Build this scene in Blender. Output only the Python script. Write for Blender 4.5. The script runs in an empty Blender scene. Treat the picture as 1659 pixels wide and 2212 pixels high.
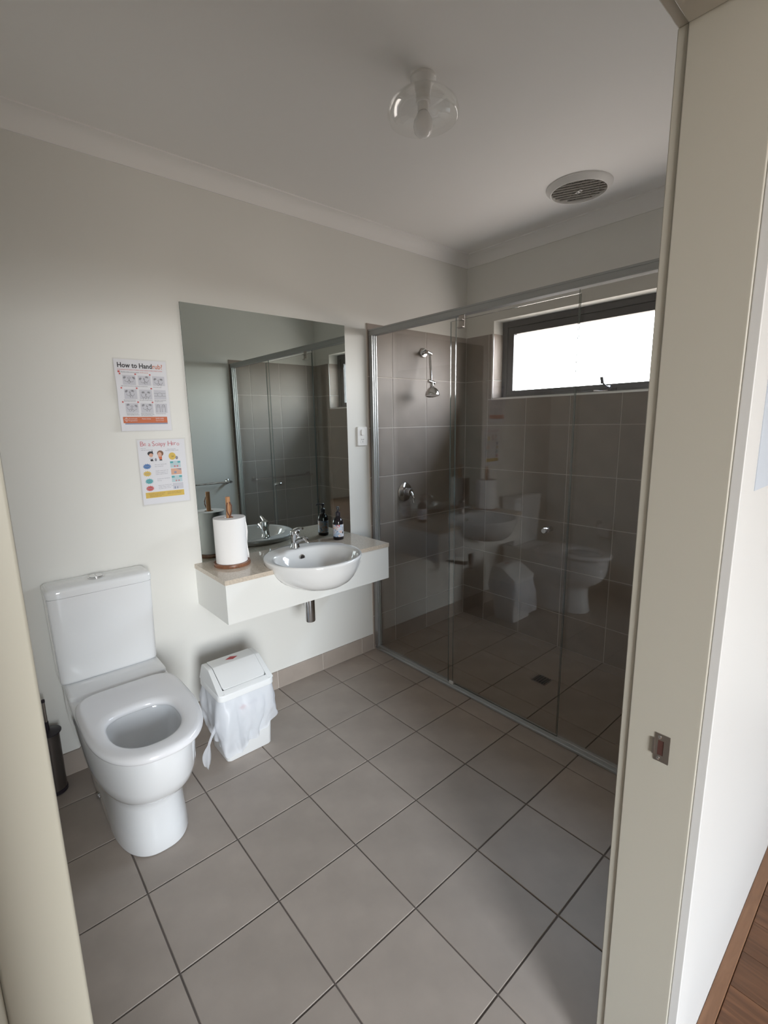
import bpy, bmesh, math, random
from mathutils import Vector, Matrix, noise as mnoise
random.seed(7)
SC = bpy.context.scene
COL = SC.collection
PI = math.pi

# ------------------------------------------------------------------ camera
cam = bpy.data.cameras.new('camera')
cam.sensor_fit = 'HORIZONTAL'; cam.sensor_width = 36.0
cam.lens = 1031.08 / 1659.0 * 36.0
cam.clip_start = 0.01; cam.clip_end = 200
camo = bpy.data.objects.new('camera', cam); COL.objects.link(camo)
CAM = Vector((-2.7791, -2.2815, 1.4700))
RX = Vector((0.75314, -0.65763, -0.01721)); DN = Vector((-0.13366, -0.12736, -0.98281)); FW = Vector((0.64413, 0.74250, -0.18382))
mw = Matrix((RX, -DN, -FW)).transposed().to_4x4(); mw.translation = CAM
camo.matrix_world = mw
SC.camera = camo

# ------------------------------------------------------------------ world: bright overcast sky over warm ground
SKY = 38.0
w = bpy.data.worlds.new('sky'); SC.world = w; w.use_nodes = True
nt = w.node_tree; nt.nodes.clear()
tc = nt.nodes.new('ShaderNodeTexCoord'); sx = nt.nodes.new('ShaderNodeSeparateXYZ')
rmp = nt.nodes.new('ShaderNodeValToRGB'); bg = nt.nodes.new('ShaderNodeBackground'); wo = nt.nodes.new('ShaderNodeOutputWorld')
mr = nt.nodes.new('ShaderNodeMapRange'); mr.inputs[1].default_value = -1; mr.inputs[2].default_value = 1
nt.links.new(tc.outputs['Generated'], sx.inputs[0]); nt.links.new(sx.outputs[2], mr.inputs[0]); nt.links.new(mr.outputs[0], rmp.inputs[0])
rmp.color_ramp.elements[0].position = 0.47; rmp.color_ramp.elements[0].color = (0.22, 0.197, 0.175, 1)
rmp.color_ramp.elements[1].position = 0.51; rmp.color_ramp.elements[1].color = (1.0, 0.985, 0.955, 1)
e = rmp.color_ramp.elements.new(0.85); e.color = (0.64, 0.81, 1.0, 1)
nt.links.new(rmp.outputs[0], bg.inputs[0]); bg.inputs[1].default_value = SKY; nt.links.new(bg.outputs[0], wo.inputs[0])

def portal(name, loc, rot, sx_, sy_):
    l = bpy.data.lights.new(name, 'AREA'); l.shape = 'RECTANGLE'; l.size = sx_; l.size_y = sy_
    l.cycles.is_portal = True
    o = bpy.data.objects.new(name, l); COL.objects.link(o); o.location = loc; o.rotation_euler = rot
    return o
# sky portals in the two window openings (light points to -Z of the lamp)
portal('window_portal', (0.17, -0.97, 1.87), (0, PI/2, 0), 0.5, 1.5)
portal('hall_window_portal', (-3.36, -5.52, 1.30), (PI/2, 0, 0), 1.48, 2.2)

vs = SC.view_settings
vs.view_transform = 'Standard'; vs.look = 'None'; vs.gamma = 1.0; vs.exposure = 0.17; vs.use_curve_mapping = False
SC.cycles.use_denoising = True
SC.cycles.max_bounces = 14; SC.cycles.diffuse_bounces = 7; SC.cycles.glossy_bounces = 6
SC.cycles.transmission_bounces = 8; SC.cycles.transparent_max_bounces = 24
SC.cycles.caustics_reflective = False; SC.cycles.caustics_refractive = False
SC.cycles.sample_clamp_indirect = 6.0

# ------------------------------------------------------------------ materials
def mat(name, color, rough=0.5, metal=0.0, spec=0.5, coat=0.0, noise=None, bump=None, rnd=0.0, trans=0.0):
    m = bpy.data.materials.new(name); m.use_nodes = True
    n = m.node_tree; b = n.nodes['Principled BSDF']
    b.inputs['Base Color'].default_value = (*color, 1); b.inputs['Roughness'].default_value = rough
    b.inputs['Metallic'].default_value = metal; b.inputs['Specular IOR Level'].default_value = spec
    b.inputs['Coat Weight'].default_value = coat; b.inputs['Coat Roughness'].default_value = 0.03
    b.inputs['Transmission Weight'].default_value = trans
    last = None
    if noise:
        sc_, amt, det = noise
        t = n.nodes.new('ShaderNodeTexCoord'); nz = n.nodes.new('ShaderNodeTexNoise')
        nz.inputs['Scale'].default_value = sc_; nz.inputs['Detail'].default_value = det
        n.links.new(t.outputs['Object'], nz.inputs['Vector'])
        r = n.nodes.new('ShaderNodeMapRange'); r.inputs[1].default_value = 0.3; r.inputs[2].default_value = 0.7
        r.inputs[3].default_value = 1 - amt; r.inputs[4].default_value = 1 + amt
        n.links.new(nz.outputs[0], r.inputs[0]); last = r.outputs[0]
    if rnd:
        oi = n.nodes.new('ShaderNodeObjectInfo'); r2 = n.nodes.new('ShaderNodeMapRange')
        r2.inputs[3].default_value = 1 - rnd; r2.inputs[4].default_value = 1 + rnd
        n.links.new(oi.outputs['Random'], r2.inputs[0])
        if last is None: last = r2.outputs[0]
        else:
            mm = n.nodes.new('ShaderNodeMath'); mm.operation = 'MULTIPLY'
            n.links.new(last, mm.inputs[0]); n.links.new(r2.outputs[0], mm.inputs[1]); last = mm.outputs[0]
    if last is not None:
        vm = n.nodes.new('ShaderNodeVectorMath'); vm.operation = 'SCALE'; vm.inputs[0].default_value = color
        n.links.new(last, vm.inputs['Scale']); n.links.new(vm.outputs[0], b.inputs['Base Color'])
    if bump:
        sc_, st = bump
        t = n.nodes.new('ShaderNodeTexCoord'); nz = n.nodes.new('ShaderNodeTexNoise'); nz.inputs['Scale'].default_value = sc_
        n.links.new(t.outputs['Object'], nz.inputs['Vector'])
        bp = n.nodes.new('ShaderNodeBump'); bp.inputs['Strength'].default_value = st; bp.inputs['Distance'].default_value = 0.002
        n.links.new(nz.outputs[0], bp.inputs['Height']); n.links.new(bp.outputs[0], b.inputs['Normal'])
    return m

def thin_glass(name, tint, gl=(1, 1, 1), ior=1.5, rough=0.0):
    m = bpy.data.materials.new(name); m.use_nodes = True
    n = m.node_tree; n.nodes.clear()
    out = n.nodes.new('ShaderNodeOutputMaterial'); mix = n.nodes.new('ShaderNodeMixShader')
    tr = n.nodes.new('ShaderNodeBsdfTransparent'); tr.inputs[0].default_value = (*tint, 1)
    g = n.nodes.new('ShaderNodeBsdfGlossy'); g.inputs[0].default_value = (*gl, 1); g.inputs['Roughness'].default_value = rough
    fr = n.nodes.new('ShaderNodeFresnel'); ge = n.nodes.new('ShaderNodeNewGeometry'); mrr = n.nodes.new('ShaderNodeMapRange')
    mrr.inputs[3].default_value = ior; mrr.inputs[4].default_value = 1 / ior      # same reflectance on both faces of the sheet
    n.links.new(ge.outputs['Backfacing'], mrr.inputs[0]); n.links.new(mrr.outputs[0], fr.inputs['IOR'])
    n.links.new(fr.outputs[0], mix.inputs[0]); n.links.new(tr.outputs[0], mix.inputs[1]); n.links.new(g.outputs[0], mix.inputs[2])
    n.links.new(mix.outputs[0], out.inputs[0])
    return m

def translucent(name, color, tr=0.25, rough=0.35):
    m = mat(name, color, rough)
    n = m.node_tree; b = n.nodes['Principled BSDF']; out = n.nodes['Material Output']
    t1 = n.nodes.new('ShaderNodeBsdfTransparent'); t2 = n.nodes.new('ShaderNodeBsdfTranslucent'); t2.inputs[0].default_value = (*color, 1)
    m1 = n.nodes.new('ShaderNodeMixShader'); m1.inputs[0].default_value = 0.35
    m2 = n.nodes.new('ShaderNodeMixShader'); m2.inputs[0].default_value = tr
    n.links.new(b.outputs[0], m1.inputs[1]); n.links.new(t2.outputs[0], m1.inputs[2])
    n.links.new(m1.outputs[0], m2.inputs[1]); n.links.new(t1.outputs[0], m2.inputs[2]); n.links.new(m2.outputs[0], out.inputs[0])
    return m

def wood(name, c1, c2, scale=(14, 1.2, 14), rough=0.4, rnd=0.15):
    m = mat(name, c1, rough); n = m.node_tree; b = n.nodes['Principled BSDF']
    t = n.nodes.new('ShaderNodeTexCoord'); mp = n.nodes.new('ShaderNodeMapping'); mp.inputs['Scale'].default_value = scale
    oi = n.nodes.new('ShaderNodeObjectInfo'); nz = n.nodes.new('ShaderNodeTexNoise'); nz.inputs['Scale'].default_value = 4
    nz.inputs['Detail'].default_value = 6; nz.inputs['Distortion'].default_value = 1.2
    n.links.new(t.outputs['Object'], mp.inputs['Vector']); n.links.new(oi.outputs['Random'], mp.inputs['Location'])
    n.links.new(mp.outputs[0], nz.inputs['Vector'])
    r = n.nodes.new('ShaderNodeValToRGB'); r.color_ramp.elements[0].position = 0.35; r.color_ramp.elements[1].position = 0.68
    r.color_ramp.elements[0].color = (*c2, 1); r.color_ramp.elements[1].color = (*c1, 1)
    n.links.new(nz.outputs[0], r.inputs[0])
    r2 = n.nodes.new('ShaderNodeMapRange'); r2.inputs[3].default_value = 1 - rnd; r2.inputs[4].default_value = 1 + rnd
    n.links.new(oi.outputs['Random'], r2.inputs[0])
    vm = n.nodes.new('ShaderNodeVectorMath'); vm.operation = 'SCALE'
    n.links.new(r.outputs[0], vm.inputs[0]); n.links.new(r2.outputs[0], vm.inputs['Scale']); n.links.new(vm.outputs[0], b.inputs['Base Color'])
    return m

M = dict(
    wall=mat('wall_paint', (0.735, 0.728, 0.69), 0.55, bump=(220, 0.05)),
    ceil=mat('ceiling_paint', (0.84, 0.83, 0.81), 0.8),
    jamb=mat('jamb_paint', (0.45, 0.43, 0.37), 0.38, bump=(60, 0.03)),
    hallfar=mat('hall_far_wall_paint', (0.70, 0.68, 0.64), 0.6),
    hallwall=mat('hall_wall_paint', (0.63, 0.63, 0.62), 0.45),
    leaf=mat('shaded_leaf_paint', (0.355, 0.34, 0.285), 0.4),  # darker than the jamb paint: shade on the leaf edge put into its colour
    tile=mat('taupe_wall_tile', (0.258, 0.212, 0.180), 0.5, spec=0.35, noise=(9, 0.07, 4), rnd=0.05),
    ftile=mat('taupe_floor_tile', (0.37, 0.315, 0.272), 0.45, spec=0.4, noise=(7, 0.08, 5), bump=(300, 0.03), rnd=0.06),
    grout=mat('wall_grout', (0.55, 0.49, 0.44), 0.85),
    fgrout=mat('floor_grout', (0.155, 0.13, 0.115), 0.9, noise=(5, 0.25, 3)),
    china=mat('vitreous_china', (0.80, 0.81, 0.82), 0.06, spec=0.5, coat=0.6),
    seat=mat('seat_plastic', (0.80, 0.80, 0.82), 0.16),
    basin=mat('basin_china', (0.80, 0.80, 0.79), 0.07, coat=0.6),
    chrome=mat('chrome', (0.72, 0.72, 0.73), 0.09, 1.0),
    alu=mat('satin_aluminium', (0.55, 0.56, 0.56), 0.42, 1.0),
    alurail=mat('matt_aluminium_rail', (0.42, 0.42, 0.41), 0.6, 0.55),
    alulight=mat('bright_aluminium', (0.85, 0.85, 0.84), 0.3, 0.6),
    steel=mat('brushed_steel', (0.42, 0.38, 0.35), 0.35, 1.0),
    timberhole=mat('raw_timber_recess', (0.07, 0.025, 0.018), 0.8),
    dark=mat('dark_void', (0.02, 0.016, 0.014), 0.8),
    frame=mat('charcoal_aluminium', (0.075, 0.072, 0.075), 0.38, 0.3),
    cab=mat('white_laminate', (0.80, 0.80, 0.77), 0.22),
    stone=mat('beige_stone', (0.58, 0.50, 0.41), 0.12, noise=(120, 0.12, 3)),
    gedge=mat('glass_edge', (0.10, 0.13, 0.12), 0.08, 0.0, spec=1.0),
    glass=thin_glass('screen_glass', (0.93, 0.925, 0.91)),
    pane=thin_glass('window_glass', (0.93, 0.94, 0.95)),
    privacy=thin_glass('grey_privacy_glass', (0.80, 0.81, 0.83)),
    shade=thin_glass('clear_plastic_shade', (0.985, 0.985, 0.98), ior=1.6, rough=0.05),
    mirror=mat('mirror_silver', (0.72, 0.79, 0.77), 0.0, 1.0),
    paper=mat('white_paper', (0.80, 0.80, 0.82), 0.7),
    laminate=thin_glass('laminating_pouch', (0.97, 0.97, 0.98), ior=1.45, rough=0.12),
    roll=mat('paper_towel', (0.84, 0.83, 0.82), 0.9, bump=(90, 0.15)),
    woodl=wood('light_wood', (0.50, 0.25, 0.11), (0.36, 0.17, 0.07), (30, 30, 3), 0.5),
    woodd=wood('acacia_wood', (0.30, 0.13, 0.065), (0.17, 0.07, 0.035), (20, 5, 20), 0.4),
    leather=mat('leather_cord', (0.13, 0.05, 0.025), 0.6),
    bottle=mat('black_bottle', (0.012, 0.009, 0.012), 0.12),
    bin=mat('white_bin_plastic', (0.80, 0.81, 0.81), 0.32),
    bag=translucent('white_bin_bag', (0.84, 0.86, 0.90), 0.30),
    red=mat('red_print', (0.45, 0.02, 0.03), 0.35),
    black=mat('black_plastic', (0.018, 0.014, 0.02), 0.3),
    smoke=mat('smoked_steel', (0.16, 0.14, 0.13), 0.28, 0.85),
    white=mat('white_plastic', (0.82, 0.81, 0.79), 0.3),
    duct=mat('duct_grey', (0.16, 0.15, 0.14), 0.7),
    slat=mat('grille_plastic', (0.62, 0.60, 0.57), 0.4),
    bulb=mat('opal_bulb', (0.85, 0.84, 0.83), 0.25, spec=0.6),
    plank=wood('hall_timber', (0.175, 0.08, 0.038), (0.095, 0.042, 0.02), (9, 0.9, 9), 0.35),
    board=wood('border_timber', (0.24, 0.125, 0.068), (0.18, 0.09, 0.048), (1.0, 9, 9), 0.4, 0.05),
    bluepaper=mat('pale_blue_paper', (0.50, 0.55, 0.62), 0.5),
    ink=mat('black_ink', (0.03, 0.03, 0.035), 0.6),
    grey=mat('grey_ink', (0.28, 0.28, 0.32), 0.6),
    dgrey=mat('dark_grey_ink', (0.10, 0.10, 0.11), 0.6),
    lgrey=mat('pale_grey_print', (0.63, 0.63, 0.67), 0.6),
    orange=mat('orange_print', (0.62, 0.16, 0.06), 0.5),
    rose=mat('rose_print', (0.60, 0.22, 0.24), 0.5),
    slate=mat('slate_blue_print', (0.28, 0.31, 0.42), 0.5),
    blue=mat('blue_print', (0.08, 0.20, 0.45), 0.5),
    yellow=mat('yellow_print', (0.72, 0.50, 0.10), 0.5),
    teal=mat('teal_print', (0.10, 0.42, 0.44), 0.5),
    tred=mat('red_poster_print', (0.60, 0.10, 0.09), 0.5),
    skin=mat('skin_print', (0.72, 0.42, 0.30), 0.6),
    hair=mat('brown_print', (0.22, 0.10, 0.05), 0.6),
    pteal=mat('pale_teal_print', (0.50, 0.64, 0.66), 0.6),
    peach=mat('peach_print', (0.72, 0.42, 0.29), 0.6),
)
# art label of the soap bottles: soft coloured patches
def art_label():
    m = mat('art_label', (0.6, 0.6, 0.65), 0.4); n = m.node_tree; b = n.nodes['Principled BSDF']
    t = n.nodes.new('ShaderNodeTexCoord'); nz = n.nodes.new('ShaderNodeTexNoise'); nz.inputs['Scale'].default_value = 28
    nz.inputs['Detail'].default_value = 1.5; nz.inputs['Distortion'].default_value = 1.5
    n.links.new(t.outputs['Object'], nz.inputs['Vector'])
    r = n.nodes.new('ShaderNodeValToRGB'); r.color_ramp.interpolation = 'CONSTANT'
    cols = [(0, (0.10, 0.16, 0.30)), (0.36, (0.42, 0.52, 0.66)), (0.44, (0.62, 0.62, 0.68)), (0.53, (0.66, 0.50, 0.44)), (0.60, (0.70, 0.66, 0.62)), (0.66, (0.62, 0.20, 0.14))]
    r.color_ramp.elements[0].color = (*cols[0][1], 1); r.color_ramp.elements[1].position = cols[1][0]; r.color_ramp.elements[1].color = (*cols[1][1], 1)
    for p, c in cols[2:]:
        e_ = r.color_ramp.elements.new(p); e_.color = (*c, 1)
    n.links.new(nz.outputs[0], r.inputs[0]); n.links.new(r.outputs[0], b.inputs['Base Color'])
    return m
M['art'] = art_label()

# ------------------------------------------------------------------ mesh builder
class MB:
    def __init__(s): s.v = []; s.f = []; s.fm = []; s.mi = 0
    def add(s, vs_, fs_):
        o = len(s.v); s.v += [tuple(p) for p in vs_]
        for f in fs_: s.f.append(tuple(i + o for i in f)); s.fm.append(s.mi)
        return s
    def box(s, x0, x1, y0, y1, z0, z1):
        v = [(x, y, z) for z in (z0, z1) for y in (y0, y1) for x in (x0, x1)]
        return s.add(v, [(0, 2, 3, 1), (4, 5, 7, 6), (0, 1, 5, 4), (2, 6, 7, 3), (0, 4, 6, 2), (1, 3, 7, 5)])
    def loft(s, rings, cap0=True, cap1=True, closed=False):
        n = len(rings[0]); v = [p for r in rings for p in r]; f = []
        m = len(rings)
        for k in range(m if closed else m - 1):
            a = k * n; b = ((k + 1) % m) * n
            for i in range(n):
                j = (i + 1) % n; f.append((a + i, a + j, b + j, b + i))
        if not closed:
            if cap0: f.append(tuple(range(n - 1, -1, -1)))
            if cap1: f.append(tuple(range((m - 1) * n, m * n)))
        return s.add(v, f)
    def lathe(s, prof, mtx=Matrix(), n=32, cap=True, arc=None):
        # prof: list of (r, z) along local z
        rings = []
        for r, z in prof:
            rings.append([mtx @ Vector((r * math.cos(2 * PI * i / n), r * math.sin(2 * PI * i / n), z)) for i in range(n)])
        return s.loft(rings, cap, cap)
    def cyl(s, a, b, r, n=24, r2=None):
        a = Vector(a); b = Vector(b); d = b - a; q = d.to_track_quat('Z', 'Y').to_matrix().to_4x4(); q.translation = a
        return s.lathe([(r, 0), (r if r2 is None else r2, d.length)], q, n)
    def latheat(s, prof, a, axis, n=32):
        q = Vector(axis).to_track_quat('Z', 'Y').to_matrix().to_4x4(); q.translation = Vector(a)
        return s.lathe(prof, q, n)
    def tube(s, pts, r, n=10, closed=False):
        pts = [Vector(p) for p in pts]; rings = []; up = Vector((0.13, 0.21, 0.97))
        for i, p in enumerate(pts):
            d = (pts[min(i + 1, len(pts) - 1)] - pts[max(i - 1, 0)])
            if closed: d = pts[(i + 1) % len(pts)] - pts[i - 1]
            d.normalize(); x = d.cross(up).normalized(); y = d.cross(x)
            rr = r[i] if isinstance(r, (list, tuple)) else r
            rings.append([p + rr * (math.cos(2 * PI * k / n) * x + math.sin(2 * PI * k / n) * y) for k in range(n)])
        return s.loft(rings, closed=closed)
    def build(s, name, mats, parent=None, smooth=None, bevel=None, seg=2, loc=None, recalc=True):
        me = bpy.data.meshes.new(name); me.from_pydata(s.v, [], s.f)
        if not isinstance(mats, (list, tuple)): mats = [mats]
        for m in mats: me.materials.append(m)
        me.polygons.foreach_set('material_index', s.fm)
        if recalc:
            bm = bmesh.new(); bm.from_mesh(me); bmesh.ops.recalc_face_normals(bm, faces=bm.faces); bm.to_mesh(me); bm.free()
        if smooth is not None:
            me.polygons.foreach_set('use_smooth', [True] * len(me.polygons))
            if smooth < 180: me.set_sharp_from_angle(angle=math.radians(smooth))
        me.update()
        o = bpy.data.objects.new(name, me); COL.objects.link(o)
        if parent is not None: o.parent = parent
        if loc is not None: o.location = loc
        if bevel:
            b = o.modifiers.new('bevel', 'BEVEL'); b.width = bevel; b.segments = seg; b.limit_method = 'ANGLE'; b.angle_limit = math.radians(40)
            me.polygons.foreach_set('use_smooth', [True] * len(me.polygons)); b.harden_normals = True
        return o

def thing(name, label, cat, loc=(0, 0, 0), group=None):
    o = bpy.data.objects.new(name, None); COL.objects.link(o); o.location = loc; o.empty_display_size = 0.05
    o['label'] = label; o['category'] = cat
    if group: o['group'] = group
    return o
def tag(o, label, cat): o['label'] = label; o['category'] = cat; return o
def struct(o): o['kind'] = 'structure'; return o
def box(*a): return MB().box(*a)

# ------------------------------------------------------------------ room dimensions
XW = -2.96          # west wall
YS, YH = -1.957, -2.075   # south (door) wall: bathroom face, hall face
ZC = 2.57           # ceiling
TT = 0.303          # tile pitch
TTOP = 2.045        # top of the wall tiling
G = 0.0024          # half grout joint
DX0, DX1, DZ = -2.805, -1.877, 2.05     # door opening
WY0, WY1, WZ0, WZ1 = -1.71, -0.235, 1.615, 2.125   # window opening
SX = -0.915         # edge of the shower tiling
HX0, HX1, HY = -5.6, 0.1, -5.5   # hall

# tile pieces: chamfered slabs in a plane, made once per size and shared
_tiles = {}
def tile_mesh(wd, hg, th, ch, m):
    k = (round(wd, 4), round(hg, 4), th, m.name)
    if k in _tiles: return _tiles[k]
    rings = []
    for ins, z in ((0, -0.004), (0, th - ch), (ch, th)):
        rings.append([(ins, ins, z), (wd - ins, ins, z), (wd - ins, hg - ins, z), (ins, hg - ins, z)])
    mb = MB().loft(rings, False, True)
    me = bpy.data.meshes.new('tile'); me.from_pydata(mb.v, [], mb.f); me.materials.append(m)
    bm = bmesh.new(); bm.from_mesh(me); bmesh.ops.recalc_face_normals(bm, faces=bm.faces); bm.to_mesh(me); bm.free()
    _tiles[k] = me
    return me
def lay(parent, u0, u1, v0, v1, mtx, th, m, name='tile', g=G):
    wd, hg = u1 - u0 - 2 * g, v1 - v0 - 2 * g
    if wd < 0.006 or hg < 0.006: return
    o = bpy.data.objects.new(name, tile_mesh(wd, hg, th, 0.0012, m)); COL.objects.link(o)
    o.parent = parent; o.matrix_local = mtx @ Matrix.Translation((u0 + g, v0 + g, 0))
def grid(o0, lo, hi, p=TT):
    k = math.floor((lo - o0) / p + 1e-6); a = [lo]
    x = o0 + (k + 1) * p
    while x < hi - 1e-6:
        if x - a[-1] > 0.004: a.append(x)
        x += p
    a.append(hi); return a
def planemtx(u, v, nrm, org):
    m_ = Matrix((Vector(u), Vector(v), Vector(nrm))).transposed().to_4x4(); m_.translation = Vector(org); return m_

# ---- floor
fl = struct(box(XW, 0, YS - 0.06, 0, -0.1, -0.0035).build('floor', M['fgrout']))
gx = grid(-1.6184, XW, 0); gy = grid(-0.8038, YS - 0.06, 0)
PF = planemtx((1, 0, 0), (0, 1, 0), (0, 0, 1), (0, 0, -0.0035))
for i in range(len(gx) - 1):
    for j in range(len(gy) - 1):
        lay(fl, gx[i], gx[i + 1], gy[j], gy[j + 1], PF, 0.0035, M['ftile'])

# ---- walls
wn = struct(box(HX0, 0.0, 0, 0.1, -0.1, ZC).build('wall_north', M['wall']))
we = MB()
we.box(0, 0.2, YS, 0.1, -0.1, WZ0); we.box(0, 0.2, YS, 0.1, WZ1, ZC)
we.box(0, 0.2, YS, WY0, WZ0, WZ1); we.box(0, 0.2, WY1, 0.1, WZ0, WZ1)
we = struct(we.build('wall_east', M['wall']))
ws = MB()
ws.box(DX1 + 0.022, HX1, YH, YS, -0.1, ZC); ws.box(HX0, DX0 - 0.022, YH, YS, -0.1, ZC); ws.box(DX0 - 0.022, DX1 + 0.022, YH, YS, DZ + 0.022, ZC)
ws = struct(ws.build('wall_south', [M['wall'], M['hallwall']]))
for p_ in ws.data.polygons:
    if p_.normal.y < -0.9: p_.material_index = 1
wwst = struct(box(XW - 0.1, XW, YS, 0, -0.1, ZC).build('wall_west', M['wall']))
struct(box(HX0 - 0.1, 0.62, HY, 0.1, ZC, ZC + 0.1).build('ceiling', M['ceil']))  # east end runs on outside as an added, unseen eave shading the window

# wall tiles: north
TH = 0.008
bk = box(SX, 0, -0.0062, 0.0, 0, TTOP - 0.001).build('grout_bed', M['grout'], wn)
rows = [0.0] + [TTOP - k * TT for k in range(6, -1, -1)]
cols = [SX, -0.7177, -0.4147, -0.1117, -0.008]
PN = planemtx((1, 0, 0), (0, 0, 1), (0, -1, 0), (0, -0.004, 0))
for i in range(len(cols) - 1):
    for j in range(len(rows) - 1): lay(wn, cols[i], cols[i + 1], rows[j], rows[j + 1], PN, TH - 0.004, M['tile'])
# wall tiles: east, with the window cut out
eb = MB(); eb.box(-0.0062, 0, YS, 0, 0, WZ0); eb.box(-0.0062, 0, YS, WY0, WZ0, TTOP - 0.001); eb.box(-0.0062, 0, WY1, 0, WZ0, TTOP - 0.001)
eb.build('grout_bed', M['grout'], we)
PE = planemtx((0, -1, 0), (0, 0, 1), (-1, 0, 0), (-0.004, 0, 0))
ecol = [0.008] + [0.2015 + k * TT for k in range(6)] + [-YS - 0.008]
for i in range(len(ecol) - 1):
    for j in range(len(rows) - 1):
        u0, u1, v0, v1 = ecol[i], ecol[i + 1], rows[j], rows[j + 1]
        if v1 <= WZ0 + 1e-4 or u1 <= -WY1 or u0 >= -WY0: lay(we, u0, u1, v0, v1, PE, TH - 0.004, M['tile']); continue
        if v0 < WZ0: lay(we, u0, u1, v0, WZ0, PE, TH - 0.004, M['tile'])
        a = max(v0, WZ0)
        if u0 < -WY1: lay(we, u0, -WY1, a, v1, PE, TH - 0.004, M['tile'])
        if u1 > -WY0: lay(we, -WY0, u1, a, v1, PE, TH - 0.004, M['tile'])
# tiled reveals of the window
for nm, yy, nrm in (('n', WY1, -1), ('s', WY0, 1)):
    P = planemtx((1, 0, 0), (0, 0, 1), (0, nrm, 0), (0, yy, 0))
    for v0, v1 in ((WZ0, TTOP - TT), (TTOP - TT, TTOP)): lay(we, -0.006, 0.100, v0, v1, P, 0.007, M['tile'])
P = planemtx((1, 0, 0), (0, 1, 0), (0, 0, 1), (0, 0, WZ0))
gs = grid(-0.2015, WY0 + 0.008, WY1 - 0.008)
for i in range(len(gs) - 1): lay(we, -0.006, 0.100, gs[i], gs[i + 1], P, 0.007, M['tile'])
# wall tiles: south (shower end)
box(SX, 0, YS, YS + 0.0062, 0, TTOP - 0.001).build('grout_bed', M['grout'], ws)
PS = planemtx((-1, 0, 0), (0, 0, 1), (0, 1, 0), (0, YS + 0.004, 0))
scol = [0.008, 0.1117, 0.4147, 0.7177, -SX]
for i in range(len(scol) - 1):
    for j in range(len(rows) - 1): lay(ws, scol[i], scol[i + 1], rows[j], rows[j + 1], PS, TH - 0.004, M['tile'])

# ---- tiled skirting
def skirting(name, u, nrm, org, grid_u, h=0.106):
    P = planemtx(u, (0, 0, 1), nrm, org); uu = Vector(u); o_ = Vector(org)
    a = o_ + uu * grid_u[0]; b = o_ + uu * grid_u[-1]; t = Vector(nrm) * 0.006
    xs = sorted((a.x, b.x, (a + t).x)); ys = sorted((a.y, b.y, (a + t).y))
    root = struct(box(xs[0], xs[-1], ys[0], ys[-1], 0, h - 0.003).build(name, M['grout']))
    for i in range(len(grid_u) - 1): lay(root, grid_u[i], grid_u[i + 1], 0, h, P @ Matrix.Translation((0, 0, 0.004)), 0.005, M['ftile'])
skirting('baseboard_north', (1, 0, 0), (0, -1, 0), (0, 0, 0), grid(-1.6184, XW + 0.009, SX))
skirting('baseboard_west', (0, 1, 0), (1, 0, 0), (XW, 0, 0), grid(-0.8038, YS + 0.009, 0))
skirting('baseboard_south', (-1, 0, 0), (0, 1, 0), (0, YS, 0), grid(1.6184, -SX, -DX1 - 0.075))

# ---- coved cornice
def cove(name, a, b, inw):
    a = Vector(a); b = Vector(b); inw = Vector(inw); d = 0.07; rings = []
    prof = [(0, 0.0), (0, -d), (0.006, -d)]
    for k in range(0, 9):
        t = PI / 2 * k / 8; prof.append((0.006 + (d - 0.006) * (1 - math.cos(t)), -d + (d - 0.006) * math.sin(t)))
    prof += [(d, -0.006), (d, 0)]
    for p in (a, b): rings.append([p + inw * x + Vector((0, 0, ZC + z)) for x, z in prof])
    struct(MB().loft(rings).build(name, M['ceil'], smooth=35))
cove('trim_1', (XW, 0, 0), (0, 0, 0), (0, -1, 0)); cove('trim_2', (0, 0, 0), (0, YS, 0), (-1, 0, 0))
cove('trim_3', (XW, YS, 0), (0, YS, 0), (0, 1, 0)); cove('trim_4', (XW, 0, 0), (XW, YS, 0), (1, 0, 0))

# ---- window 1 (bathroom): charcoal awning window
win = struct(box(0.100, 0.155, WY0, WY0 + 0.04, WZ0, WZ1).build('window_1', M['frame'], bevel=0.002))
def bar(nm, *a, m='frame', bev=0.002): return box(*a).build(nm, M[m], win, bevel=bev)
bar('frame_side', 0.100, 0.155, WY1 - 0.04, WY1, WZ0, WZ1)
bar('frame_head', 0.100, 0.155, WY0 + 0.04, WY1 - 0.04, WZ1 - 0.04, WZ1)
bar('frame_sill', 0.100, 0.155, WY0 + 0.04, WY1 - 0.04, WZ0, WZ0 + 0.028)
y0, y1, z0, z1 = WY0 + 0.04, WY1 - 0.04, WZ0 + 0.028, WZ1 - 0.04
bar('sash_stile', 0.108, 0.145, y0, y0 + 0.045, z0, z1); bar('sash_stile', 0.108, 0.145, y1 - 0.045, y1, z0, z1)
bar('sash_rail', 0.108, 0.145, y0 + 0.045, y1 - 0.045, z1 - 0.045, z1); bar('sash_rail', 0.108, 0.145, y0 + 0.045, y1 - 0.045, z0, z0 + 0.028)
bar('pane', 0.125, 0.129, y0 + 0.04, y1 - 0.04, z0 + 0.02, z1 - 0.04, m='privacy', bev=None)
tb = MB(); tb.box(-0.0095, -0.0078, WY0, WY1, WZ0 - 0.004, WZ0 + 0.0075); tb.box(-0.0095, 0.0, WY0, WY1, WZ0 + 0.006, WZ0 + 0.0085)
tb.box(-0.0095, -0.0078, WY1 - 0.009, WY1 + 0.003, WZ0, TTOP); tb.box(-0.0095, -0.0078, WY0 - 0.003, WY0 + 0.009, WZ0, TTOP)
tb.build('tile_edge_trim', M['alulight'], win)
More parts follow.
